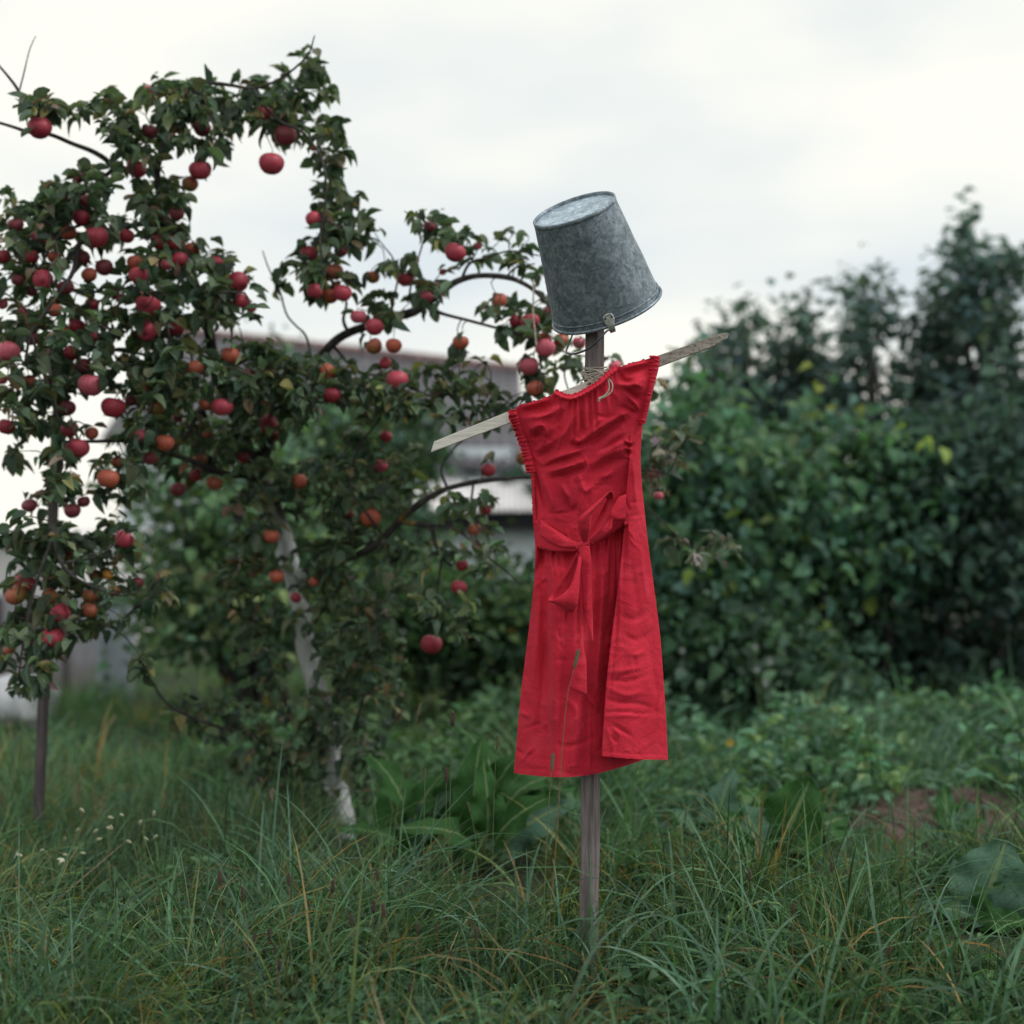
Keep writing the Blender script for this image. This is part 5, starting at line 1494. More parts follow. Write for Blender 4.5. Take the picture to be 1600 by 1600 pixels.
for x, y, rx, ry, n in CL:
    n = int(round(n * (1.12 if y < 560 else 1.12)))
    a = ra.uniform(0, 2 * math.pi, n); q = np.sqrt(ra.uniform(0, 1, n))
    X, Yp = x + 1.12 * rx * q * np.cos(a), y + 1.12 * ry * q * np.sin(a)
    if x < 420 and y < 640 or x < 260: base = 4.72 + 0.00055 * max(0, x - 60)
    elif y > 640 and x < 660: base = 5.3 + (0.12 if y > 880 else 0)
    else: base = 4.93 + 0.0001 * (x - 420)
    Yd = base + ra.normal(0, 0.13, n) * min(1.0, (rx + ry) / 70)
    sp_px += list(X); sp_py += list(Yp); sp_Y += list(Yd)
for px, py, r, Y, stemtop in APX:            # every apple hangs from a spur of its own
    u, v = to_px(np.array(stemtop))
    sp_px.append(float(u) + ra.normal(0, 1)); sp_py.append(float(v) - 3); sp_Y.append(stemtop.y)
sp_px, sp_py, sp_Y = map(np.array, (sp_px, sp_py, sp_Y))
keep = np.ones(len(sp_px), bool)
for gx, gy, gr in GAPS: keep &= np.hypot(sp_px - gx, sp_py - gy) > gr * 1.05
keep[-len(APX):] = True
na = len(APX)
S3 = at_np(sp_px, sp_py, sp_Y)
S3[-na:] = np.array([tuple(a[4]) for a in APX])
S3 = S3[keep]
isap = np.zeros(len(S3), bool); isap[-na:] = True
# twigs: each spur joins the nearest wood or an already joined spur
nodes = np.array(SKEL); order = np.argsort([np.min(np.sum((nodes - s) ** 2, 1)) for s in S3])
NODE = np.zeros((len(nodes) + len(S3), 3)); NODE[:len(nodes)] = nodes; nn = len(nodes)
mbt = MB()
sdir = np.zeros_like(S3)
for i in order:
    s = S3[i]
    d2 = np.sum((NODE[:nn] - s) ** 2, 1)
    j = int(np.argmin(d2)); L = math.sqrt(d2[j]); p = NODE[j]
    v = s - p
    sdir[i] = v / (L + 1e-6)
    if 0.008 < L < 0.6:
        mid = p + v * 0.5 + np.array([ra.normal(0, 0.12) * L, ra.normal(0, 0.1) * L, 0.10 * L])
        P = catmull([p, mid, s], 5)
        r0 = min(0.0042, 0.0018 + 0.010 * L)
        mbt.tube([Vector(q) for q in P], list(np.linspace(r0, 0.0012, 5)), 5, cap=False)
    NODE[nn] = s; nn += 1
part_at(mbt.build('twigs', M['twig']), tree)['kind'] = 'stuff'
# leaves
lp, ld, lu, ll = [], [], [], []
for i in range(len(S3)):
    n = ra.integers(4, 9) if not isap[i] else ra.integers(2, 5)
    a0 = ra.uniform(0, 6.28)
    for k in range(n):
        a = a0 + k * 2.4 + ra.normal(0, 0.4)
        d = np.array([math.cos(a), math.sin(a) * 0.85, ra.normal(-0.25, 0.5)]) + 0.55 * sdir[i]
        lp.append(S3[i] + ra.normal(0, 0.010, 3)); ld.append(d)
        lu.append(np.array([ra.normal(0, 0.45), ra.normal(-0.25, 0.45), 1.0])); ll.append(np.clip(ra.normal(0.050, 0.013), 0.022, 0.078))
lp, ld, lu, ll = np.array(lp), np.array(ld), np.array(lu), np.array(ll)
ctr = lp + ld / np.linalg.norm(ld, axis=1, keepdims=True) * ll[:, None] * 0.6
cx, cy = to_px(ctr)
ok = np.ones(len(lp), bool)
for px, py, r, Y, _ in APX:
    hide = (np.hypot(cx - px, cy - py) < r * 1.12) & (ctr[:, 1] < Y + 0.03) & (ra.uniform(0, 1, len(lp)) < 0.88)
    ok &= ~hide
for gx, gy, gr in GAPS: ok &= np.hypot(cx - gx, cy - gy) > gr
TRK = np.array(catmull([(540, 1310), (528, 1240), (516, 1160), (496, 1080), (478, 1010), (468, 950), (458, 890), (440, 835), (425, 800)], 60))
dt = np.min(np.hypot(cx[:, None] - TRK[None, :, 0], cy[:, None] - TRK[None, :, 1]), 1)
ok &= ~((dt < 24) & (ra.uniform(0, 1, len(lp)) < np.where(((cy > 880) & (cy < 1060)) | (cy > 1170), 0.65, 0.1)))
lp, ld, lu, ll, cx, cy = lp[ok], ld[ok], lu[ok], ll[ok], cx[ok], cy[ok]
lt = tints(len(lp), APPLE_COLS, APPLE_W, ra)
pale = (cx > 1000)
lt[pale] = tints(pale.sum(), [(0.08, 0.12, 0.09), (0.22, 0.19, 0.19), (0.14, 0.14, 0.11), (0.26, 0.23, 0.24)], [7, 2, 3, 1.5], ra)
big = np.argsort(lp[:, 1] / ll)[:2600]
vis = (cx > 5) & (cx < 1595) & (cy > 5)
big = [b for b in big if vis[b]]
single = ra.choice(big, 295, replace=False)
rest = np.ones(len(lp), bool); rest[single] = False
V, F, T = leaves_mesh(lp[rest], ld[rest], lu[rest], ll[rest], lt[rest], LEAF_T, ra)
o = part_at(np_obj('foliage', V, F, M['leaf'], tint=T), tree); o['kind'] = 'stuff'
LM = [np_mesh('leaf', TV, TF, M['leaf_obj']) for TV, TF in LEAF_T]
fx_, fy_, fz_ = frames(ld[single], lu[single])
inv = Matrix.Translation(tree.location).inverted()
for q, i in enumerate(single):
    o = bpy.data.objects.new('leaf', LM[q % len(LM)]); link(o, tree)
    o.matrix_parent_inverse = inv
    m = Matrix(((*fx_[q], ), (*fy_[q], ), (*fz_[q], ))).transposed() * float(ll[i])
    o.matrix_basis = Matrix.Translation(Vector(lp[i])) @ m.to_4x4()
    o.color = (*lt[i], 1)
print('apple leaves', len(lp), 'spurs', len(S3))

# pale cord hanging from the branch beside the bucket
mb = MB()
P = catmull([tuple(at(x, y, 4.72)) for x, y in ((833, 437), (833.5, 460), (833, 490), (836, 520), (838, 541))], 20)
mb.tube([Vector(p) for p in P], 0.0028, 6)
tag(mb.build('cord', M['twine']), 'short pale cord hanging from the branch just left of the bucket', 'cord')
# ================================================================== BUSHES AND TREES BEHIND
rb = np.random.default_rng(77)
def crown_leaves(blobs, Y, thick, n, size, cols, w, temps, r, droop=-0.2, var=0.22, clump=10, csz=0.10, spiky=0.0, voids=None):
    """leaves in small sprays scattered through ellipsoidal blobs (px, py, rx, ry, weight[, dY])"""
    wts = np.array([b[2] * b[3] * b[4] for b in blobs], float); wts /= wts.sum()
    ns = n // clump
    which = r.choice(len(blobs), ns, p=wts)
    B = np.array([(b + (0,))[:6] if len(b) == 5 else b for b in blobs], float)[which]
    u = r.normal(size=(ns, 3)); u /= np.linalg.norm(u, axis=1, keepdims=True)
    rad = r.uniform(0.25, 1, ns) ** 0.5
    rag = 1 + 0.2 * r.normal(size=ns) * (rad > 0.7)
    q = u * (rad * rag)[:, None]
    if spiky:                                  # upright shoots that stand out of the crown
        up = (u[:, 2] < 0) | (r.uniform(0, 1, ns) < 0.3)
        q[:, 1] -= np.where(up & (q[:, 1] < 0.2), spiky * r.uniform(0, 1, ns) * (np.sin(q[:, 0] * 9 + B[:, 0]) > 0.25), 0)
    C = at_np(B[:, 0] + B[:, 2] * q[:, 0], B[:, 1] + B[:, 3] * q[:, 1], Y + B[:, 5] + thick * q[:, 2])
    if voids is not None:                      # sprays gather in tufts, with deep gaps between them
        nz = np.array([noise.noise(Vector(c) * 2.1 + Vector((3.3, 1.7, 0))) + 0.5 * noise.noise(Vector(c) * 4.6) for c in C])
        C = C[nz > voids]; ns = len(C)
    tone = tints(ns, cols, w, r, var)
    P = np.repeat(C, clump, 0) + r.normal(size=(ns * clump, 3)) * csz
    T = np.repeat(tone, clump, 0) * (1 + 0.12 * r.normal(size=(ns * clump, 1)))
    D = r.normal(size=(ns * clump, 3)) * np.array([1, 1, 0.5]) + np.array([0, -0.25, droop])
    U = r.normal(size=(ns * clump, 3)) * 0.4 + np.array([0, -0.4, 1.0])
    L = np.clip(r.normal(size, size * 0.32, ns * clump), size * 0.4, size * 1.7)
    k = P[:, 2] > 0.02
    return P[k], D[k], U[k], L[k], np.clip(T[k], 0.004, 0.5)

def stems_for(mb, base, tips, r, r0=0.03):
    for t in tips:
        mid = base.lerp(t, 0.5) + Vector((r.normal(0, 0.12), r.normal(0, 0.1), 0.1))
        P = catmull([tuple(base), tuple(mid), tuple(t)], 9)
        mb.tube([Vector(p) for p in P], list(np.linspace(r0, r0 * 0.18, 9)), 6)

def bush(name, cat, label, base_px, Y, blobs, thick, n, size, cols, w, group=None, nst=7, temps=LEAF_S, droop=-0.2, r0=0.025, single=0, trunk=None, csz=0.10, clump=10, var=0.22, spiky=0.0, voids=None):
    root = empty(name, (at(base_px, 900, Y).x, Y, 0))
    tag(root, label, cat, group)
    P, D, U, L, T = crown_leaves(blobs, Y, thick, n, size, cols, w, temps, rb, droop, var, clump, csz, spiky, voids)
    if single:
        cand = np.argsort(P[:, 1])[:single * 5]
        si = rb.choice(cand, single, replace=False)
        rest = np.ones(len(P), bool); rest[si] = False
        x, y, z = frames(D[si], U[si])
        ms = [np_mesh('leaf', TV, TF, M['leaf_obj']) for TV, TF in temps]
        for q, i in enumerate(si):
            o = bpy.data.objects.new('leaf', ms[q % len(ms)]); link(o, root)
            o.matrix_parent_inverse = Matrix.Translation(root.location).inverted()
            o.matrix_basis = Matrix.Translation(Vector(P[i])) @ (Matrix((tuple(x[q]), tuple(y[q]), tuple(z[q]))).transposed() * float(L[i])).to_4x4()
            o.color = (*T[i], 1)
        P, D, U, L, T = P[rest], D[rest], U[rest], L[rest], T[rest]
    V, F, Tn = leaves_mesh(P, D, U, L, T, temps, rb)
    o = part_at(np_obj('crown', V, F, M['bush_leaf'], tint=Tn), root); o['kind'] = 'stuff'
    mb = MB()
    if trunk:
        pts = [tuple(at(x, y, Y)) for x, y in trunk]
        C = catmull(pts, 16)
        mb.tube([Vector(p) for p in C], list(np.linspace(r0 * 2.0, r0 * 0.5, 16)), 8, wob=0.2)
        part_at(mb.build('trunk', M['bark']), root)
        mb = MB()
        base = Vector(C[6])
    else:
        base = Vector(root.location)
    tips = []
    for k in range(nst):
        b = blobs[k % len(blobs)]
        tips.append(at(b[0] + rb.normal(0, b[2] * 0.4), b[1] + rb.normal(0, b[3] * 0.4), Y + rb.normal(0, thick * 0.4)))
    for t_ in tips:
        b0 = base + Vector((rb.normal(0, 0.12), rb.normal(0, 0.08), 0)) if not trunk else base
        stems_for(mb, b0, [t_], rb, r0)
    part_at(mb.build('stems', M['bark']), root)
    return root

G_VINE = [(0.075, 0.165, 0.105), (0.125, 0.23, 0.12), (0.05, 0.11, 0.085), (0.25, 0.34, 0.085), (0.11, 0.2, 0.165)]
W_VINE = [9, 6, 5, 0.4, 6]
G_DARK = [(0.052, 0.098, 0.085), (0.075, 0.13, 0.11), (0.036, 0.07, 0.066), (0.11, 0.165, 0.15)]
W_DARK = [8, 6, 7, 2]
G_BACK = [(0.1, 0.19, 0.115), (0.13, 0.225, 0.125), (0.075, 0.14, 0.1), (0.17, 0.24, 0.11)]

# behind the apple tree
bush('currant_bush', 'bush', 'dark green leafy bush directly behind the apple tree trunk', 420, 8.3, [(262, 730, 44, 70, .6), (340, 740, 60, 60, .7), (300, 880, 110, 170, 1), (420, 840, 110, 190, 1), (250, 800, 60, 110, .8), (340, 920, 110, 80, .8), (480, 930, 110, 90, .9)], 0.6, 9500, 0.068, G_BACK, [6, 5, 5, 2.5], voids=-0.1)
bush('willow_shrub', 'shrub', 'pale green upright shrub in front of the grey house roof', 590, 9.6, [(560, 690, 80, 70, 1), (470, 720, 80, 90, .9), (640, 700, 60, 60, .8), (580, 800, 70, 90, .6), (500, 620, 50, 60, .5), (420, 570, 40, 50, .4), (560, 900, 110, 110, 1)], 0.5, 7000, 0.07, [(0.085, 0.155, 0.1), (0.11, 0.19, 0.11), (0.065, 0.12, 0.09)], [5, 3, 4])
bush('gooseberry_bush', 'bush', 'low green bush with yellowing leaves below the blue grey wall', 750, 8.6, [(710, 940, 100, 50, 1), (800, 968, 80, 62, 1), (660, 980, 90, 85, 1), (780, 1015, 90, 70, .9), (850, 960, 60, 58, .8)], 0.5, 6000, 0.06, [(0.075, 0.15, 0.075), (0.05, 0.1, 0.06), (0.3, 0.24, 0.05), (0.11, 0.19, 0.075)], [7, 6, 0.22, 3])
bush('dark_conifer', 'shrub', 'small dark columnar shrub behind the trunk on the left', 385, 9.0, [(385, 1030, 34, 70, 1), (385, 970, 28, 60, 1), (385, 920, 20, 50, 1)], 0.18, 3000, 0.05, [(0.02, 0.036, 0.034), (0.028, 0.05, 0.045)], [5, 3], csz=0.05)
# right side: broad-leaved hedge bushes
bush('leafy_bush', 'bush', 'broad-leaved green bush right behind the dress', 1110, 8.4, [(1080, 760, 90, 120, 1), (1140, 830, 110, 130, 1), (1070, 920, 80, 110, 1), (1130, 700, 60, 50, .7), (1010, 850, 60, 150, .8), (1190, 750, 70, 80, .8), (1110, 640, 50, 40, .4)], 0.55, 10500, 0.088, G_VINE, W_VINE, 'broad-leaved bushes at the garden edge', single=60, csz=0.10, clump=7, droop=-0.5, spiky=0.5, voids=-0.02)
bush('leafy_bush', 'bush', 'broad-leaved bush with yellow-green sprays, middle of the right hedge', 1300, 8.8, [(1280, 730, 100, 70, 1), (1360, 770, 90, 80, 1), (1250, 820, 110, 90, .9), (1350, 880, 110, 60, .8), (1240, 960, 90, 70, .5), (1400, 720, 60, 60, .6), (1290, 655, 50, 30, .25)], 0.55, 11500, 0.088, G_VINE, [8, 6, 5, 0.9, 5], 'broad-leaved bushes at the garden edge', single=60, csz=0.10, clump=7, droop=-0.5, spiky=0.5, voids=-0.02)
bush('bramble', 'bush', 'low tangled bush with pale leaves at the hedge foot beside the dress', 1150, 8.0, [(1100, 1000, 80, 70, 1), (1190, 1030, 80, 70, .9), (1270, 1060, 90, 50, .7), (1060, 1080, 60, 50, .8), (1130, 1090, 80, 40, .8)], 0.4, 5200, 0.07, [(0.07, 0.14, 0.085), (0.05, 0.1, 0.07), (0.11, 0.19, 0.125)], [5, 6, 2])
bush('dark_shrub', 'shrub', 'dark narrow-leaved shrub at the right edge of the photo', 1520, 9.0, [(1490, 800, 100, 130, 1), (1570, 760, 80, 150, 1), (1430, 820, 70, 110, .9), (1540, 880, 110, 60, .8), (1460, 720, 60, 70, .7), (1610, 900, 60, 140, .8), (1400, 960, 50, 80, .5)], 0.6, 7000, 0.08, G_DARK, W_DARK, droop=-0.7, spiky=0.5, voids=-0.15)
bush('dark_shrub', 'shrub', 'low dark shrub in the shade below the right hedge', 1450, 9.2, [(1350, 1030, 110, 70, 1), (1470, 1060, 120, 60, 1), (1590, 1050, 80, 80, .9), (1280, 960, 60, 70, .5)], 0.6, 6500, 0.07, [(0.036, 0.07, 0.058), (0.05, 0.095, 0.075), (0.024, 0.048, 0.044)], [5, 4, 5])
# taller trees against the sky
TR = 'young trees rising over the hedge'
TC_HAZY = [(0.1, 0.165, 0.16), (0.14, 0.21, 0.195), (0.08, 0.135, 0.14)]  # leaf colours paled and blued, haze and glare put into them
bush('young_tree', 'tree', 'thin pale tree just right of the crossbar end', 1160, 11.0, [(1165, 525, 30, 50, 1.0), (1120, 560, 36, 50, .8), (1130, 600, 50, 40, 1.2), (1190, 625, 55, 50, 1.4), (1090, 630, 40, 30, .9), (1112, 570, 16, 40, .7), (1150, 660, 80, 40, 1.4)], 0.3, 1500, 0.085, TC_HAZY, [5, 4, 2], TR, clump=6, csz=0.07, spiky=0.75, nst=9, trunk=[(1175, 1060), (1172, 800), (1168, 640), (1165, 500)])
bush('young_tree', 'tree', 'loose tree with a pointed tip between the thin pale one and the round-headed one', 1240, 11.0, [(1255, 490, 10, 36, 1.2), (1245, 575, 40, 45, .9), (1222, 540, 20, 36, .8), (1275, 630, 36, 46, 1.0), (1220, 650, 60, 40, 1.4), (1270, 590, 44, 44, .6)], 0.3, 1350, 0.085, TC_HAZY, [5, 4, 3], TR, clump=6, csz=0.07, spiky=0.75, nst=9, trunk=[(1250, 1060), (1252, 800), (1254, 600), (1256, 470)])
bush('young_tree', 'tree', 'slim round-headed tree with a bare lower stem over the hedge', 1362, 10.6, [(1354, 508, 30, 40, 2.4), (1350, 455, 30, 28, .7), (1312, 482, 18, 34, .5), (1320, 560, 30, 30, .7), (1380, 465, 7, 40, .9), (1300, 600, 30, 18, .4), (1350, 660, 60, 30, 1.1), (1325, 600, 44, 40, .8), (1395, 610, 30, 46, .6)], 0.26, 1300, 0.07, TC_HAZY, [4, 3, 5], TR, clump=6, csz=0.07, spiky=0.75, nst=10, trunk=[(1368, 1060), (1366, 800), (1360, 640), (1352, 430)])
bush('young_tree', 'tree', 'dark shaggy tree left of the tallest one on the right', 1465, 10.8, [(1462, 470, 28, 42, 1), (1468, 550, 36, 60, 1.1), (1425, 535, 24, 36, .7), (1480, 640, 44, 60, 1.1), (1402, 562, 18, 22, .5), (1440, 640, 46, 40, 1)], 0.35, 1900, 0.08, TC_HAZY, [5, 3, 5], TR, clump=6, csz=0.07, spiky=0.75, nst=9, trunk=[(1470, 1060), (1470, 800), (1466, 600), (1465, 440)])
bush('young_tree', 'tree', 'tallest dark tree at the upper right edge', 1540, 10.4, [(1504, 385, 16, 40, 1.3), (1518, 440, 40, 50, 1.2), (1570, 412, 28, 26, .8), (1550, 500, 50, 56, 1.1), (1602, 420, 30, 22, .7), (1585, 590, 60, 70, .7), (1620, 680, 60, 80, .9), (1540, 640, 46, 60, .9)], 0.4, 2500, 0.085, TC_HAZY, [5, 3, 5], TR, clump=6, csz=0.07, spiky=0.75, nst=12, trunk=[(1545, 1060), (1545, 800), (1535, 600), (1512, 360)])
# far tree line closing the view behind everything
def treeline():
    P, D, U, L, T = crown_leaves([(x, 815 + 8 * math.sin(x * 0.02), 90, 50 + 14 * math.sin(x * 0.013), 1) for x in list(range(-900, -150, 75)) + list(range(860, 1900, 70))], 17, 1.2, 13000, 0.22, [(0.03, 0.055, 0.045), (0.042, 0.072, 0.055)], [1, 1], LEAF_S, rb, csz=0.3)
    V, F, Tn = leaves_mesh(P, D, U, L, T, LEAF_S, rb)
    tag(np_obj('treeline', V, F, M['bush_leaf'], tint=Tn), 'far dark tree line behind the hedge', 'tree line', kind='stuff')
treeline()

# ================================================================== GRASS
rg = np.random.default_rng(5)
GREENS = [(0.062, 0.13, 0.068), (0.084, 0.165, 0.078), (0.094, 0.185, 0.125), (0.046, 0.098, 0.058), (0.14, 0.18, 0.075), (0.23, 0.17, 0.07), (0.16, 0.12, 0.07)]
GW = [30, 28, 11, 16, 11, 2, 2]
DOCKS = [(760, 4.95), (645, 5.05), (1205, 5.0), (1120, 5.2), (1230, 5.3), (1480, 5.5), (1528, 4.3), (1090, 5.6)]
def dock_clear(x, y):
    k = np.ones(len(x), bool)
    k &= ((x - at(535, 1310, 5.4).x) / 0.11) ** 2 + ((y - 5.1) / 0.5) ** 2 > 1
    k &= ((x - at(922, 1500, 3.87).x) / 0.10) ** 2 + ((y - 3.5) / 0.42) ** 2 > 1
    for px, Y in DOCKS:
        k &= ((x - at(px, 1200, Y).x) / 0.30) ** 2 + ((y - Y + 0.12) / 0.34) ** 2 > 1
    return k
def soil_mask(x, y):
    c = at(1490, 1275, 5.95)
    return ((x - c.x) / 0.42) ** 2 + ((y - c.y) / 0.5) ** 2 + 0.9 * np.sin(x * 11 + 1) * np.sin(y * 8)
def blades(x, y, az, lean, curl, length, width, tint, S):
    """ribbon blades; lean = start tilt from upright, curl = extra tilt towards the tip"""
    n = len(x)
    t = np.linspace(0, 1, S + 1)
    th = lean[:, None] + curl[:, None] * t[None, :] ** 1.4
    dl = length[:, None] / S
    hx = np.concatenate([np.zeros((n, 1)), np.cumsum(np.sin(th[:, :-1]) * dl, 1)], 1)
    hz = np.concatenate([np.zeros((n, 1)), np.cumsum(np.cos(th[:, :-1]) * dl, 1)], 1)
    ca, sa = np.cos(az)[:, None], np.sin(az)[:, None]
    cx, cy = x[:, None] + hx * ca, y[:, None] + hx * sa
    gz = ground_z(x, y)[:, None]
    cz = np.maximum(gz + hz - 0.01, ground_z(cx, cy) + 0.006)
    w = width[:, None] * np.array([0.75, *np.interp(t[1:-1], [0, 0.4, 1], [0.9, 1.0, 0.3]), 0.05])[None, :] / 2
    tw = rg.normal(0, 0.7, n)[:, None] + rg.normal(0, 0.5, n)[:, None] * t[None, :]
    sx, sy, sz = -sa * np.cos(tw), ca * np.cos(tw), np.sin(tw)
    A = np.stack([cx - sx * w, cy - sy * w, cz - sz * w], -1)
    B = np.stack([cx + sx * w, cy + sy * w, cz + sz * w], -1)
    V = np.stack([A, B], 2).reshape(-1, 3)                # n, S+1, 2
    k = np.arange(S)[None, :] * 2 + np.arange(n)[:, None] * 2 * (S + 1)
    F = np.stack([k, k + 1, k + 3, k + 2], -1).reshape(-1, 4)
    return V, F, np.repeat(tint, 2 * (S + 1), 0)
GV, GF, GT, goff = [], [], [], 0
def put(V, F, T):
    global goff
    GV.append(V); GF.append(F + goff); GT.append(T); goff += len(V)
def field(n, y0, y1, half, lmean, lsd, wmean, S, per=14, spread=0.05, cols=GREENS, w=GW, leanm=0.45, curlm=1.1, mask=None, ltone=0.25):
    nt = n // per
    y = rg.uniform(y0, y1, nt) if y1 - y0 < 3 else y0 + (y1 - y0) * rg.uniform(0, 1, nt) ** 1.25
    x = rg.uniform(-1, 1, nt) * (half * y + 0.35)
    if mask is not None:
        k = mask(x, y); x, y = x[k], y[k]; nt = len(x)
    tone = tints(nt, cols, w, rg, ltone)
    hgt = np.clip(1 + 0.35 * np.sin(1.9 * x + 2.3 * y) * np.sin(3.1 * x - 1.2 * y + 1) + rg.normal(0, 0.22, nt), 0.35, 1.9)
    flow = 0.9 * np.sin(1.3 * x + 0.7 * y) + 1.2 * np.cos(0.9 * y - 0.6 * x)
    X = np.repeat(x, per) + rg.normal(0, spread, nt * per); Y = np.repeat(y, per) + rg.normal(0, spread, nt * per)
    az = rg.uniform(0, 2 * np.pi, nt * per)
    az = np.where(rg.uniform(0, 1, nt * per) < 0.45, np.repeat(flow, per) + rg.normal(0, 0.6, nt * per), az)
    m = nt * per
    L = np.clip(rg.normal(lmean, lsd, m), lmean * 0.3, lmean * 2.2) * np.repeat(hgt, per)
    T = np.clip(np.repeat(tone, per, 0) * (1 + 0.16 * rg.normal(size=(m, 1))), 0.006, 0.5)
    dry = rg.uniform(0, 1, m) < 0.025
    T[dry] = tints(dry.sum(), [(0.26, 0.19, 0.08), (0.2, 0.15, 0.09), (0.3, 0.17, 0.05)], [3, 3, 1], rg)
    put(*blades(X, Y, az, np.abs(rg.normal(leanm, 0.3, m)), np.clip(rg.normal(curlm, 0.6, m), -0.2, 2.2), L, np.clip(rg.normal(wmean, wmean * 0.35, m), wmean * 0.4, wmean * 2), T, S))
notsoil = lambda x, y: (soil_mask(x, y) > 1 + 0.5 * np.sin(x * 9) * np.sin(y * 7)) & dock_clear(x, y)
left_or_near = lambda x, y: notsoil(x, y) & ((x < 0.35 + 0.15 * np.sin(y * 3)) | (y < 4.75 + 0.2 * np.sin(x * 5)))
patch = lambda x, y: np.sin(2.7 * x + 0.8) * np.sin(2.3 * y + 1.1) + 0.6 * np.sin(5.1 * x - 2.0 * y)
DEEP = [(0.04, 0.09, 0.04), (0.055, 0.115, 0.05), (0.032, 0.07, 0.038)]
# short dense mat, radiating tufts, lying straw-tipped sheaves
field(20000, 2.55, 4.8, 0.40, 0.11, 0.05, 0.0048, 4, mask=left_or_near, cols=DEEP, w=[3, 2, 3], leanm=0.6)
field(13000, 2.55, 4.8, 0.40, 0.23, 0.08, 0.0052, 6, per=32, spread=0.025, leanm=0.5, curlm=1.15, mask=lambda x, y: left_or_near(x, y) & (patch(x, y) > -0.35))
field(6500, 2.7, 4.7, 0.40, 0.27, 0.08, 0.0062, 6, per=22, spread=0.05, leanm=1.0, curlm=0.75, mask=lambda x, y: left_or_near(x, y) & (patch(x, y) > -0.1))
field(7000, 2.55, 4.8, 0.40, 0.19, 0.08, 0.0050, 6, per=3, spread=0.1, mask=left_or_near)
field(1500, 2.7, 4.6, 0.40, 0.2, 0.07, 0.0046, 5, per=5, spread=0.06, leanm=1.1, curlm=0.5, mask=lambda x, y: left_or_near(x, y) & (x < 0.3), cols=[(0.26, 0.2, 0.09), (0.2, 0.17, 0.09), (0.3, 0.19, 0.06)], w=[3, 3, 1])
field(26000, 4.5, 7.2, 0.46, 0.22, 0.08, 0.0048, 5, mask=left_or_near)
field(14000, 3.0, 5.6, 0.32, 0.2, 0.07, 0.0046, 5, per=18, spread=0.06, cols=[(0.16, 0.205, 0.075), (0.13, 0.19, 0.07), (0.23, 0.23, 0.09)], w=[4, 4, 1.3], curlm=1.5, leanm=0.6, mask=lambda x, y: notsoil(x, y) & (x < 0.25) & (np.sin(2.2 * x + 1.4 * y) > -0.1))
MEADOW = [(0.09, 0.19, 0.09), (0.115, 0.22, 0.1), (0.07, 0.15, 0.08), (0.16, 0.21, 0.09), (0.27, 0.2, 0.11)]
field(30000, 6.6, 13.0, 0.50, 0.17, 0.06, 0.007, 4, per=16, spread=0.09, cols=MEADOW, w=[8, 6, 6, 2, .5], mask=lambda x, y: notsoil(x, y))
field(24000, 4.6, 8.6, 0.42, 0.27, 0.11, 0.0068, 5, per=10, spread=0.08, cols=[(0.085, 0.175, 0.1), (0.11, 0.2, 0.12), (0.07, 0.145, 0.085)], w=[3, 2, 3], mask=lambda x, y: notsoil(x, y) & (x > 0.1))
# broad blue-green blades round the foot of the post and along the front
def broad(n, cx, cy, sx, sy, L, W, cols=((0.075, 0.15, 0.1), (0.1, 0.18, 0.13), (0.065, 0.135, 0.08)), lean=0.25, curl=1.3):
    x = rg.normal(cx, sx, n); y = rg.normal(cy, sy, n)
    put(*blades(x, y, rg.uniform(0, 6.28, n), np.abs(rg.normal(lean, 0.15, n)), np.clip(rg.normal(curl, 0.5, n), 0.1, 2.4), np.clip(rg.normal(L, L * 0.28, n), 0.1, 0.7), np.clip(rg.normal(W, W * 0.25, n), 0.004, 0.02), tints(n, cols, [1] * len(cols), rg, 0.15), 9))
for px, Yb, n in ((905, 3.8, 22), (850, 3.72, 16), (800, 3.75, 14), (940, 3.72, 12), (760, 3.8, 8), (1090, 3.75, 12), (1180, 3.7, 14)):
    broad(n, at(px, 1500, Yb).x, Yb, 0.05, 0.06, 0.34, 0.0085)
for px, Yb, n in ((1150, 3.3, 12), (1200, 3.15, 16), (1080, 3.2, 10), (1300, 3.25, 10), (1560, 3.3, 9), (1480, 3.4, 8), (960, 3.2, 8), (1400, 3.6, 8)):
    broad(n, at(px, 1500, Yb).x, Yb, 0.06, 0.07, 0.36, 0.0105)
for px, Yb, n in ((40, 3.25, 60), (110, 3.35, 40), (300, 3.7, 30), (420, 4.1, 40), (560, 4.0, 40), (640, 4.3, 30), (480, 4.5, 30)):
    broad(n, at(px, 1500, Yb).x, Yb, 0.07, 0.07, 0.42, 0.0062, lean=0.4, curl=1.1)
tag(np_obj('grass', np.concatenate(GV), np.concatenate(GF), M['grass'], tint=np.concatenate(GT)), kind='stuff')

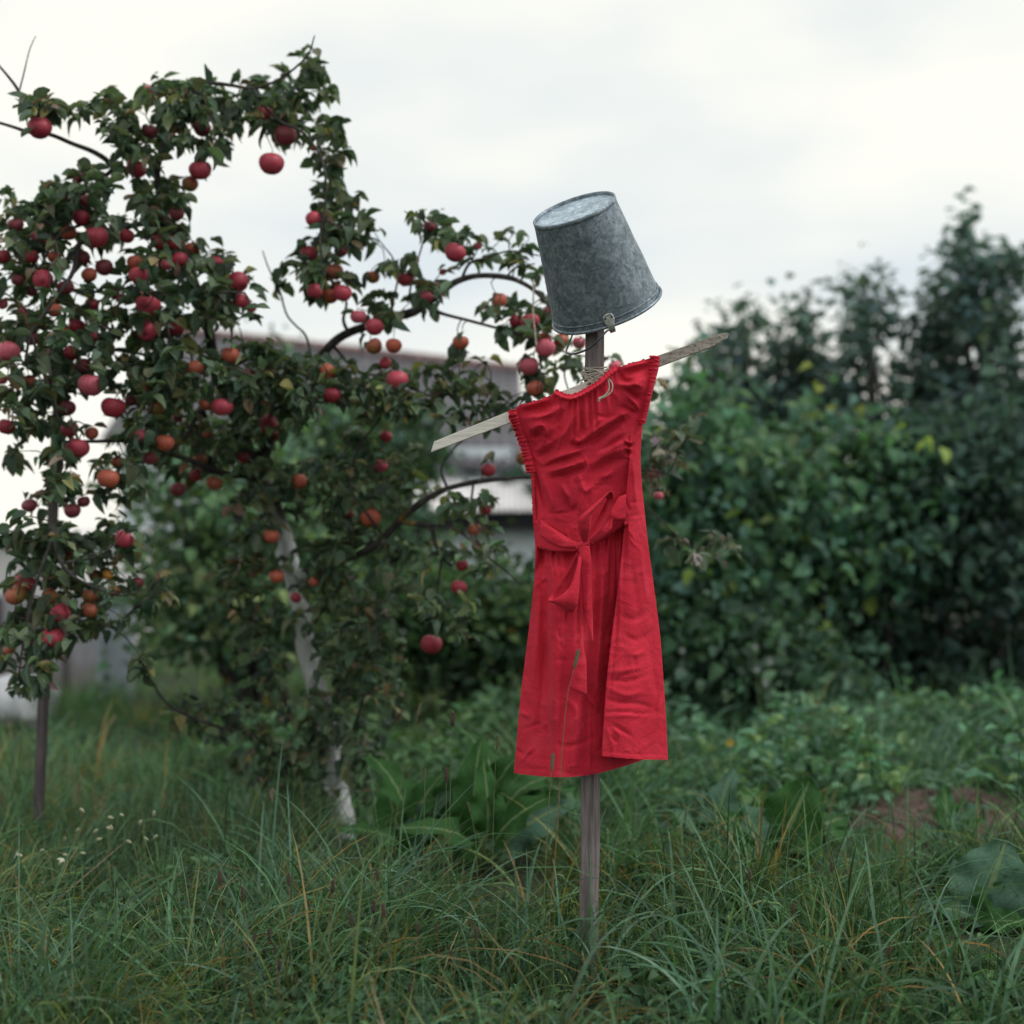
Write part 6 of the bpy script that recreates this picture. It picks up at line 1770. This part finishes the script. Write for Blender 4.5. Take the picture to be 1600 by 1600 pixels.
# low leafy weeds between the docks, mostly on the right
def weeds(name, n, y0, y1, fx, size, hmax, cols, w, clump=12, label=None):
    ns = n // clump
    y = y0 + (y1 - y0) * rg.uniform(0, 1, ns) ** 1.2
    x = fx(y, rg.uniform(0, 1, ns))
    k = notsoil(x, y) | ((rg.uniform(0, 1, ns) < 0.2) & dock_clear(x, y)); x, y = x[k], y[k]; ns = len(x)
    pt = np.sin(3 * x + 1) * np.sin(2.6 * y) + 0.6 * np.sin(7 * x - 2.2 * y)
    k = pt > -0.55; x, y, pt = x[k], y[k], pt[k]; ns = len(x)
    h = hmax * np.clip(0.6 + 0.4 * pt + rg.normal(0, 0.15, ns), 0.15, 1.4)
    tone = tints(ns, cols, w, rg, 0.2)
    P = np.repeat(np.stack([x, y, ground_z(x, y)], -1), clump, 0) + rg.normal(size=(ns * clump, 3)) * np.array([0.06, 0.06, 0])
    P[:, 2] += np.repeat(h, clump) * rg.uniform(0.1, 1, ns * clump)
    D = rg.normal(size=(ns * clump, 3)) * np.array([1, 1, 0.4]) + np.array([0, -0.2, 0.15])
    U = rg.normal(size=(ns * clump, 3)) * 0.35 + np.array([0, -0.25, 1])
    L = np.clip(rg.normal(size, size * 0.3, ns * clump), size * 0.4, size * 2)
    V, F, T = leaves_mesh(P, D, U, L, np.clip(np.repeat(tone, clump, 0) * (1 + 0.12 * rg.normal(size=(ns * clump, 1))), 0.005, 0.5), LEAF_S, rg)
    tag(np_obj(name, V, F, M['bush_leaf'], tint=T), kind='stuff')
weeds('weeds', 12000, 5.75, 8.6, lambda y, u: 0.12 + u * (0.40 * y + 0.3), 0.06, 0.34, [(0.095, 0.2, 0.13), (0.13, 0.24, 0.16), (0.068, 0.145, 0.095), (0.155, 0.25, 0.115)], [6, 4, 4, 2])
weeds('clover', 20000, 2.7, 4.9, lambda y, u: -0.42 * y + u * 0.82 * y, 0.03, 0.13, [(0.065, 0.135, 0.072), (0.09, 0.175, 0.09), (0.052, 0.105, 0.062)], [5, 3, 4])
weeds('nettles', 5000, 6.2, 8.0, lambda y, u: -0.20 * y + u * 0.24 * y, 0.06, 0.3, [(0.075, 0.155, 0.075), (0.1, 0.185, 0.085), (0.06, 0.12, 0.068)], [5, 3, 4])

# ================================================================== DOCKS: big-leaved plants, every leaf a part
def dock_leaf(seed, wr=0.2, bend=0.5):
    n, m = 14, 8
    V, F, ac, al = [], [], [], []
    for i in range(n + 1):
        t = i / n
        w = wr * (math.sin(math.pi * min(1, t * 0.97 + 0.03) ** 0.72) ** 0.8) + 0.012 * (1 - t)
        for k in range(m + 1):
            s = k / m * 2 - 1
            y = s * w
            z = -bend * t * t + 0.20 * abs(y) + 0.085 * math.sin(t * 17 + seed + (1.3 if s > 0 else 0)) * abs(s) ** 2 + 0.012 * math.sin(t * 34 - abs(s) * 5)
            ed = 1 + (0.06 * math.sin(t * 40 + seed * 2) if abs(s) == 1 else 0)
            V.append((t * (1 - 0.2 * bend * t), y * ed, z)); ac.append(abs(s)); al.append(t)
    for i in range(n):
        for k in range(m):
            a = i * (m + 1) + k
            F.append((a, a + m + 1, a + m + 2, a + 1))
    return np_mesh('leaf', np.array(V), np.array(F), M['dock'], extra={'across': ac, 'along': al})
DL = [dock_leaf(1, 0.23, 0.35), dock_leaf(2, 0.25, 0.6), dock_leaf(5, 0.23, 0.15), dock_leaf(7, 0.25, 0.85), dock_leaf(9, 0.40, 0.22)]
STALK = MB(); STALK.tube([(0, 0, 0), (0.5, 0, 0.06), (1.0, 0, 0)], [0.030, 0.022, 0.012], 6)
DSTALK = STALK.mesh('stalk', noisy('dock_stalk', [(0.3, (0.1, 0.15, 0.06)), (0.7, (0.17, 0.22, 0.09))], 20, rough=0.6))
def dock(px, Y, leaves, label):
    """leaves: (tip px, tip py, length m, mesh, roll, blue)"""
    base = Vector((at(px, 1200, Y).x, Y, 0)); base.z = float(ground_z(base.x, Y))
    root = empty('dock_plant', base)
    tag(root, label, 'dock plant', 'broad-leaved docks in the grass')
    for tx, ty, dY, L, k, roll, blue in leaves:
        tip = at(tx, ty, Y + dY) - base
        start = Vector((0, 0, 0.02))
        d = (tip - start)
        blade0 = start + d * max(0.0, 1 - L / d.length)
        dn = d.normalized()
        side = Vector((0, -0.55, 1)).cross(dn)
        side = Matrix.Rotation(roll, 3, dn) @ side.normalized()
        up = dn.cross(side)
        o = link(bpy.data.objects.new('leaf', DL[k]), root)
        Lr_ = min(L, d.length)
        o.matrix_basis = Matrix.Translation(blade0 + up * 0.25 * 0.0) @ (Matrix((dn, side, up)).transposed() * Lr_ * 1.08).to_4x4()
        c = (0.034, 0.1, 0.03) if not blue else (0.06, 0.125, 0.09)
        f = rg.uniform(0.85, 1.2)
        o.color = (c[0] * f, c[1] * f, c[2] * f, 1)
        if (blade0 - start).length > 0.03:
            s = link(bpy.data.objects.new('stalk', DSTALK), root)
            v = blade0 - start
            x = v.normalized(); y = Vector((0, 0, 1)).cross(x).normalized(); z = x.cross(y)
            mtx = Matrix((x, y, z)).transposed().to_4x4()
            s.matrix_basis = Matrix.Translation(start) @ mtx @ Matrix.Diagonal((v.length, 0.22, 0.22, 1))
dock(755, 4.95, [(785, 1120, 0.12, 0.27, 3, 0.9, 0), (770, 1150, 0.0, 0.28, 1, -0.9, 0), (728, 1175, -0.1, 0.27, 1, -0.7, 0), (690, 1215, 0.0, 0.3, 3, 0.2, 0), (822, 1160, 0.15, 0.28, 3, -0.4, 0), (855, 1225, -0.05, 0.30, 3, 0.3, 1), (805, 1235, -0.2, 0.24, 1, 0.5, 0), (715, 1250, -0.2, 0.24, 3, -0.2, 0), (770, 1215, -0.15, 0.22, 1, 1.0, 0), (840, 1190, 0.1, 0.26, 1, -0.8, 0)], 'big dock plant with dark wavy leaves left of the skirt hem')
dock(645, 5.05, [(622, 1165, 0.0, 0.26, 1, 0.7, 0), (590, 1215, 0.0, 0.25, 3, -0.6, 0), (676, 1215, -0.1, 0.26, 3, 0.1, 0), (645, 1205, -0.1, 0.24, 1, -0.9, 0), (605, 1255, -0.1, 0.22, 3, 0.5, 0), (655, 1250, -0.15, 0.22, 1, 0.9, 1)], 'dock plant with pale-veined leaves right of the apple tree trunk')
dock(1230, 5.3, [(1190, 1210, 0.1, 0.34, 0, 0.4, 0), (1245, 1235, 0.0, 0.36, 1, -0.3, 0), (1150, 1270, -0.1, 0.32, 3, 0.3, 1), (1320, 1240, 0.05, 0.34, 1, 0.2, 0), (1280, 1280, -0.15, 0.26, 2, -0.4, 0), (1200, 1290, -0.2, 0.28, 3, 0.1, 1)], 'spreading dark dock plant on the right between dress and bare earth')
dock(1480, 5.5, [(1480, 1225, 0.1, 0.34, 2, 0.3, 0), (1525, 1240, 0.0, 0.34, 0, -0.5, 1), (1440, 1270, -0.1, 0.28, 3, 0.4, 1), (1560, 1260, 0.0, 0.26, 1, 0.1, 0)], 'upright dock plant growing beside the bare earth patch')
dock(1528, 4.35, [(1574, 1308, 0.06, 0.28, 4, 0.15, 1), (1600, 1345, 0.02, 0.26, 1, 0.5, 0), (1500, 1335, 0.05, 0.28, 1, -0.3, 1), (1478, 1375, -0.05, 0.25, 3, 0.2, 1), (1610, 1370, -0.02, 0.34, 1, 0.7, 0), (1590, 1420, -0.1, 0.24, 1, 0.4, 0)], 'nearest dock plant with a large blue-green ribbed leaf at the right edge')
for px, Y, n, lab in ((1390, 7.0, 5, 'distant dock plant first from the left in the row below the dark hedge'), (1440, 7.1, 6, 'distant dock plant second from the left in the row below the dark hedge'), (1500, 7.0, 5, 'distant dock plant third in the row below the dark hedge'), (1570, 6.8, 5, 'distant dock plant at the right end of the row below the dark hedge'), (1090, 5.6, 5, 'pale dock plant just right of the skirt hem'), (1350, 6.2, 4, 'small dock plant behind the bare earth patch')):
    hy = 1150 if Y > 6.5 else 1215
    dock(px, Y, [(px + rg.uniform(-60, 60), hy + rg.uniform(-30, 45), rg.uniform(-.1, .1), rg.uniform(.26, .36), int(rg.integers(0, 4)), rg.uniform(-.6, .6), int(rg.uniform() < 0.45)) for _ in range(n)], lab)

dock(1205, 5.0, [(1262, 1222, -0.05, 0.27, 4, 0.4, 0), (1178, 1262, -0.12, 0.22, 4, -0.3, 1), (1165, 1235, 0.1, 0.26, 3, 0.6, 0), (1190, 1205, 0.1, 0.30, 1, -0.8, 0), (1240, 1225, 0.05, 0.30, 3, 0.3, 0), (1275, 1255, 0.0, 0.30, 1, -0.4, 0), (1150, 1290, -0.1, 0.26, 1, 0.2, 1), (1310, 1275, -0.05, 0.28, 3, 0.5, 0), (1220, 1290, -0.15, 0.24, 1, 0.9, 0), (1180, 1275, -0.1, 0.22, 3, -0.7, 0)], 'dense dark dock clump midway between the post and the bare earth')
dock(1120, 5.2, [(1085, 1220, 0.1, 0.26, 3, 0.6, 1), (1120, 1205, 0.0, 0.26, 1, -0.5, 1), (1145, 1235, 0.0, 0.26, 3, 0.2, 0), (1100, 1255, -0.1, 0.22, 1, 0.9, 1)], 'blue-green dock plant between the skirt hem and the dense dark clump')

# ================================================================== FLOWERING STALKS
MS = noisy('grass_stalk', [(0.3, (0.08, 0.12, 0.05)), (0.7, (0.16, 0.18, 0.08))], 30, rough=0.7)
MH = noisy('seed_head', [(0.3, (0.12, 0.13, 0.075)), (0.7, (0.25, 0.25, 0.15))], 200, rough=0.9, bump=0.8, bscale=300)
MB_ = noisy('brown_seed_head', [(0.3, (0.06, 0.045, 0.036)), (0.7, (0.16, 0.115, 0.09))], 160, rough=0.95, bump=0.8, bscale=250)
MST2 = noisy('red_stalk', [(0.3, (0.13, 0.1, 0.05)), (0.7, (0.24, 0.13, 0.07))], 30, rough=0.7)
def head_mesh(name, L, r, mat, bumps=26):
    mb = MB()
    n, seg = 22, 9
    V, F = [], []
    for i in range(n + 1):
        t = i / n
        rr = r * (math.sin(math.pi * (0.06 + 0.9 * t)) ** 0.45)
        for k in range(seg):
            a = 2 * math.pi * k / seg + t * 2
            q = rr * (1 + 0.28 * math.sin(a * 3 + i * 2.4))
            V.append((q * math.cos(a), q * math.sin(a), t * L))
    for i in range(n):
        for k in range(seg):
            k2 = (k + 1) % seg
            F.append((i * seg + k, i * seg + k2, (i + 1) * seg + k2, (i + 1) * seg + k))
    F.append(tuple(range(seg - 1, -1, -1))); F.append(tuple(range(n * seg, n * seg + seg)))
    mb.add(V, F)
    for _ in range(bumps):                    # bristles
        t = random.random(); a = random.random() * 6.28
        p = Vector((r * math.cos(a) * 0.8, r * math.sin(a) * 0.8, t * L))
        mb.tube([p, p + Vector((r * 1.1 * math.cos(a), r * 1.1 * math.sin(a), r * 1.4))], [0.0006, 0.0001], 3, cap=False)
    return mb.mesh(name, mat)
HT = head_mesh('seed_head', 0.05, 0.0042, MH)
HB = head_mesh('seed_head', 0.032, 0.0045, MB_, 18)
def stalk(name, cat, label, group, pts, Y, head, hs, smat, rad=0.0012):
    P = [at(x, y, Y) for x, y in pts]
    P[0].z = float(ground_z(P[0].x, Y))
    root = empty(name, P[0]); tag(root, label, cat, group)
    C = catmull([tuple(p) for p in P], 14)
    mb = MB(); mb.tube([Vector(c) for c in C], list(np.linspace(rad * 1.3, rad * 0.7, 14)), 5)
    part_at(mb.build('stem', smat), root)
    h = link(bpy.data.objects.new('seed_head', head), root)
    d = (P[-1] - P[-2]).normalized()
    h.location = P[-1] - root.location
    h.rotation_euler = d.to_track_quat('Z', 'Y').to_euler()
    h.scale = (hs, hs, hs)
TG = 'tall grass stalks with seed heads'
stalk('grass_stalk', 'grass stalk', 'reddish grass stalk leaning across the front of the skirt, topped by a green seed head', TG, [(845, 1520), (868, 1330), (876, 1200), (886, 1090), (897, 1045)], 3.6, HT, 1.0, MST2)
stalk('grass_stalk', 'grass stalk', 'short grass stalk with a pale seed head against the skirt hem', TG, [(842, 1500), (852, 1360), (858, 1250), (862, 1205)], 3.62, HT, 0.9, MS)
stalk('grass_stalk', 'grass stalk', 'grass stalk with a brownish head, tallest left of the skirt', TG, [(698, 1460), (702, 1300), (705, 1180), (707, 1135)], 4.2, HB, 1.4, MS)
stalk('grass_stalk', 'grass stalk', 'grass stalk with a grey-green head close to the left of the skirt', TG, [(771, 1480), (770, 1340), (773, 1220), (776, 1172)], 4.0, HT, 0.75, MS)
stalk('grass_stalk', 'grass stalk', 'grass stalk with a curved top and pale head over the dock leaves', TG, [(747, 1470), (745, 1340), (740, 1290), (735, 1270)], 4.0, HT, 0.6, MS)
stalk('grass_stalk', 'grass stalk', 'grass stalk with a dark brown head among the dock leaves', TG, [(692, 1450), (694, 1340), (697, 1260), (697, 1222)], 4.1, HB, 1.3, MS)
stalk('grass_stalk', 'grass stalk', 'grass stalk with a smooth green head left of the dock leaves', TG, [(662, 1440), (662, 1320), (663, 1260), (664, 1218)], 4.1, HT, 0.65, MS)
stalk('grass_stalk', 'grass stalk', 'thin rye-like stalk slanting right beside the apple tree trunk', TG, [(600, 1330), (626, 1230), (642, 1160), (652, 1120)], 4.6, HT, 0.9, MS)
PG = 'plantain stalks with brown heads in the front grass'
for k in range(34):
    px, py = rg.uniform(330, 760), rg.uniform(1370, 1560)
    if k >= 26: px, py = rg.uniform(1120, 1560), rg.uniform(1360, 1540)
    Y = rg.uniform(3.2, 3.7)
    stalk('plantain', 'plantain stalk', 'short plantain stalk with a brown seed head in the grass ' + ('left of the post' if px < 900 else 'right of the post'), PG, [(px + rg.normal(0, 12), 1640), (px + rg.normal(0, 5), py + 70), (px, py)], Y, HB, rg.uniform(0.7, 1.1), MST2, 0.0009)

# pale campion flowers at the left
MF = noisy('cream_petal', [(0.3, (0.45, 0.46, 0.34)), (0.7, (0.68, 0.68, 0.55))], 60, rough=0.7)
MC = noisy('campion_calyx', [(0.3, (0.22, 0.25, 0.15)), (0.7, (0.36, 0.38, 0.25))], 80, rough=0.8)
cb = MB(); cb.lathe([(0.0008, 0), (0.0042, 0.004), (0.0055, 0.010), (0.0048, 0.016), (0.003, 0.020), (0.001, 0.021)], 9)
CBUD = cb.mesh('bud', MC)
cf = MB()
for k in range(5):
    a = k * 1.2566
    ca, sa = math.cos(a), math.sin(a)
    P = [(0, 0, 0.018), (0.006 * ca - 0.004 * sa, 0.006 * sa + 0.004 * ca, 0.022), (0.013 * ca - 0.004 * sa, 0.013 * sa + 0.004 * ca, 0.021), (0.014 * ca, 0.014 * sa, 0.019), (0.013 * ca + 0.004 * sa, 0.013 * sa - 0.004 * ca, 0.021), (0.006 * ca + 0.004 * sa, 0.006 * sa - 0.004 * ca, 0.022)]
    cf.add(P, [(0, 1, 2, 3), (0, 3, 4, 5)])
cf.lathe([(0.0008, 0), (0.0042, 0.004), (0.0055, 0.010), (0.0048, 0.016), (0.003, 0.019)], 9)
CFLO = cf.mesh('flower', MF)
def campion(px, Y, tips, label):
    base = Vector((at(px, 1400, Y).x, Y, 0)); base.z = float(ground_z(base.x, Y))
    root = empty('campion', base); tag(root, label, 'wild flower', 'pale campion flowers in the left grass')
    mb = MB()
    fork = at(px, 1345, Y)
    mb.tube([base, base.lerp(fork, 0.5) + Vector((0.01, 0, 0)), fork], 0.0016, 5)
    for tx, ty, fl in tips:
        tp = at(tx, ty, Y + rg.uniform(-.04, .04))
        mid = fork.lerp(tp, 0.55) + Vector((0, 0, 0.015))
        mb.tube([Vector(c) for c in catmull([tuple(fork), tuple(mid), tuple(tp)], 8)], 0.0011, 5)
        b = link(bpy.data.objects.new('flower' if fl else 'bud', CFLO if fl else CBUD), root)
        b.location = tp - base
        b.rotation_euler = Vector((rg.normal(0, 1), -0.3, rg.normal(0.5, 0.6))).to_track_quat('Z', 'Y').to_euler()
        b.scale = (0.95,) * 3
    part_at(mb.build('stem', MS), root)
campion(80, 4.4, [(35, 1338, 1), (92, 1352, 1), (100, 1316, 0), (132, 1270, 0), (120, 1302, 0), (98, 1335, 0), (62, 1330, 0)], 'leftmost campion with two open white flowers low in the grass')
campion(170, 4.4, [(168, 1276, 0), (188, 1272, 0), (166, 1292, 0), (146, 1302, 0), (150, 1312, 0), (135, 1334, 0), (176, 1298, 0)], 'middle campion with a clustered spray of cream buds')
campion(215, 4.4, [(240, 1276, 0), (218, 1290, 0), (232, 1314, 0), (206, 1318, 0), (240, 1312, 0)], 'right campion with one arching stem of cream buds')
MYE = noisy('yellow_petal', [(0.3, (0.45, 0.3, 0.03)), (0.7, (0.6, 0.42, 0.05))], 60)
def small_flower(name, px, py, Y, r, mat, label, cat, group, petals=5):
    tp = at(px, py, Y)
    base = Vector((tp.x + 0.01, Y, float(ground_z(tp.x, Y))))
    root = empty(name, base); tag(root, label, cat, group)
    mb = MB(); mb.tube([base, base.lerp(tp, 0.5) + Vector((0.012, 0, 0)), tp], 0.0014, 5)
    part_at(mb.build('stem', MS), root)
    mb = MB()
    for k in range(petals):
        a = k * 2 * math.pi / petals
        d = Vector((math.cos(a), -0.35, math.sin(a))); s = Vector((-math.sin(a), 0, math.cos(a)))
        mb.add([tp, tp + d * r * 0.55 + s * r * 0.38, tp + d * r, tp + d * r * 0.55 - s * r * 0.38], [(0, 1, 2, 3)])
    mb.lathe([(0, -r * .3), (r * .28, 0), (0, r * .3)], 8, Matrix.Translation(tp + Vector((0, -0.2 * r, 0))))
    part_at(mb.build('petals', mat), root)
small_flower('buttercup', 1141, 1160, 6.2, 0.022, MYE, 'yellow flower right of the skirt, the brighter of two', 'wild flower', 'yellow flowers in the weeds')
small_flower('buttercup', 1179, 1149, 6.4, 0.016, MYE, 'fainter yellow flower further right of the skirt', 'wild flower', 'yellow flowers in the weeds')
MPB = noisy('dull_white_petal', [(0.3, (0.2, 0.22, 0.22)), (0.7, (0.36, 0.38, 0.38))], 60)
for px, py, r, lab in ((1066, 1016, 0.022, 'single white blossom beside the skirt at the hedge foot'), (1182, 1045, 0.026, 'lower left white blossom of the pale group at the hedge foot'), (1202, 1032, 0.028, 'upper right white blossom of the pale group at the hedge foot'), (1196, 1066, 0.026, 'lowest pink-white blossom of the pale group at the hedge foot'), (1180, 1010, 0.02, 'topmost white blossom of the pale group at the hedge foot')):
    small_flower('white_blossom', px, py, 7.4, r * 0.8, MPB, lab, 'blossom', 'white blossoms at the hedge foot')
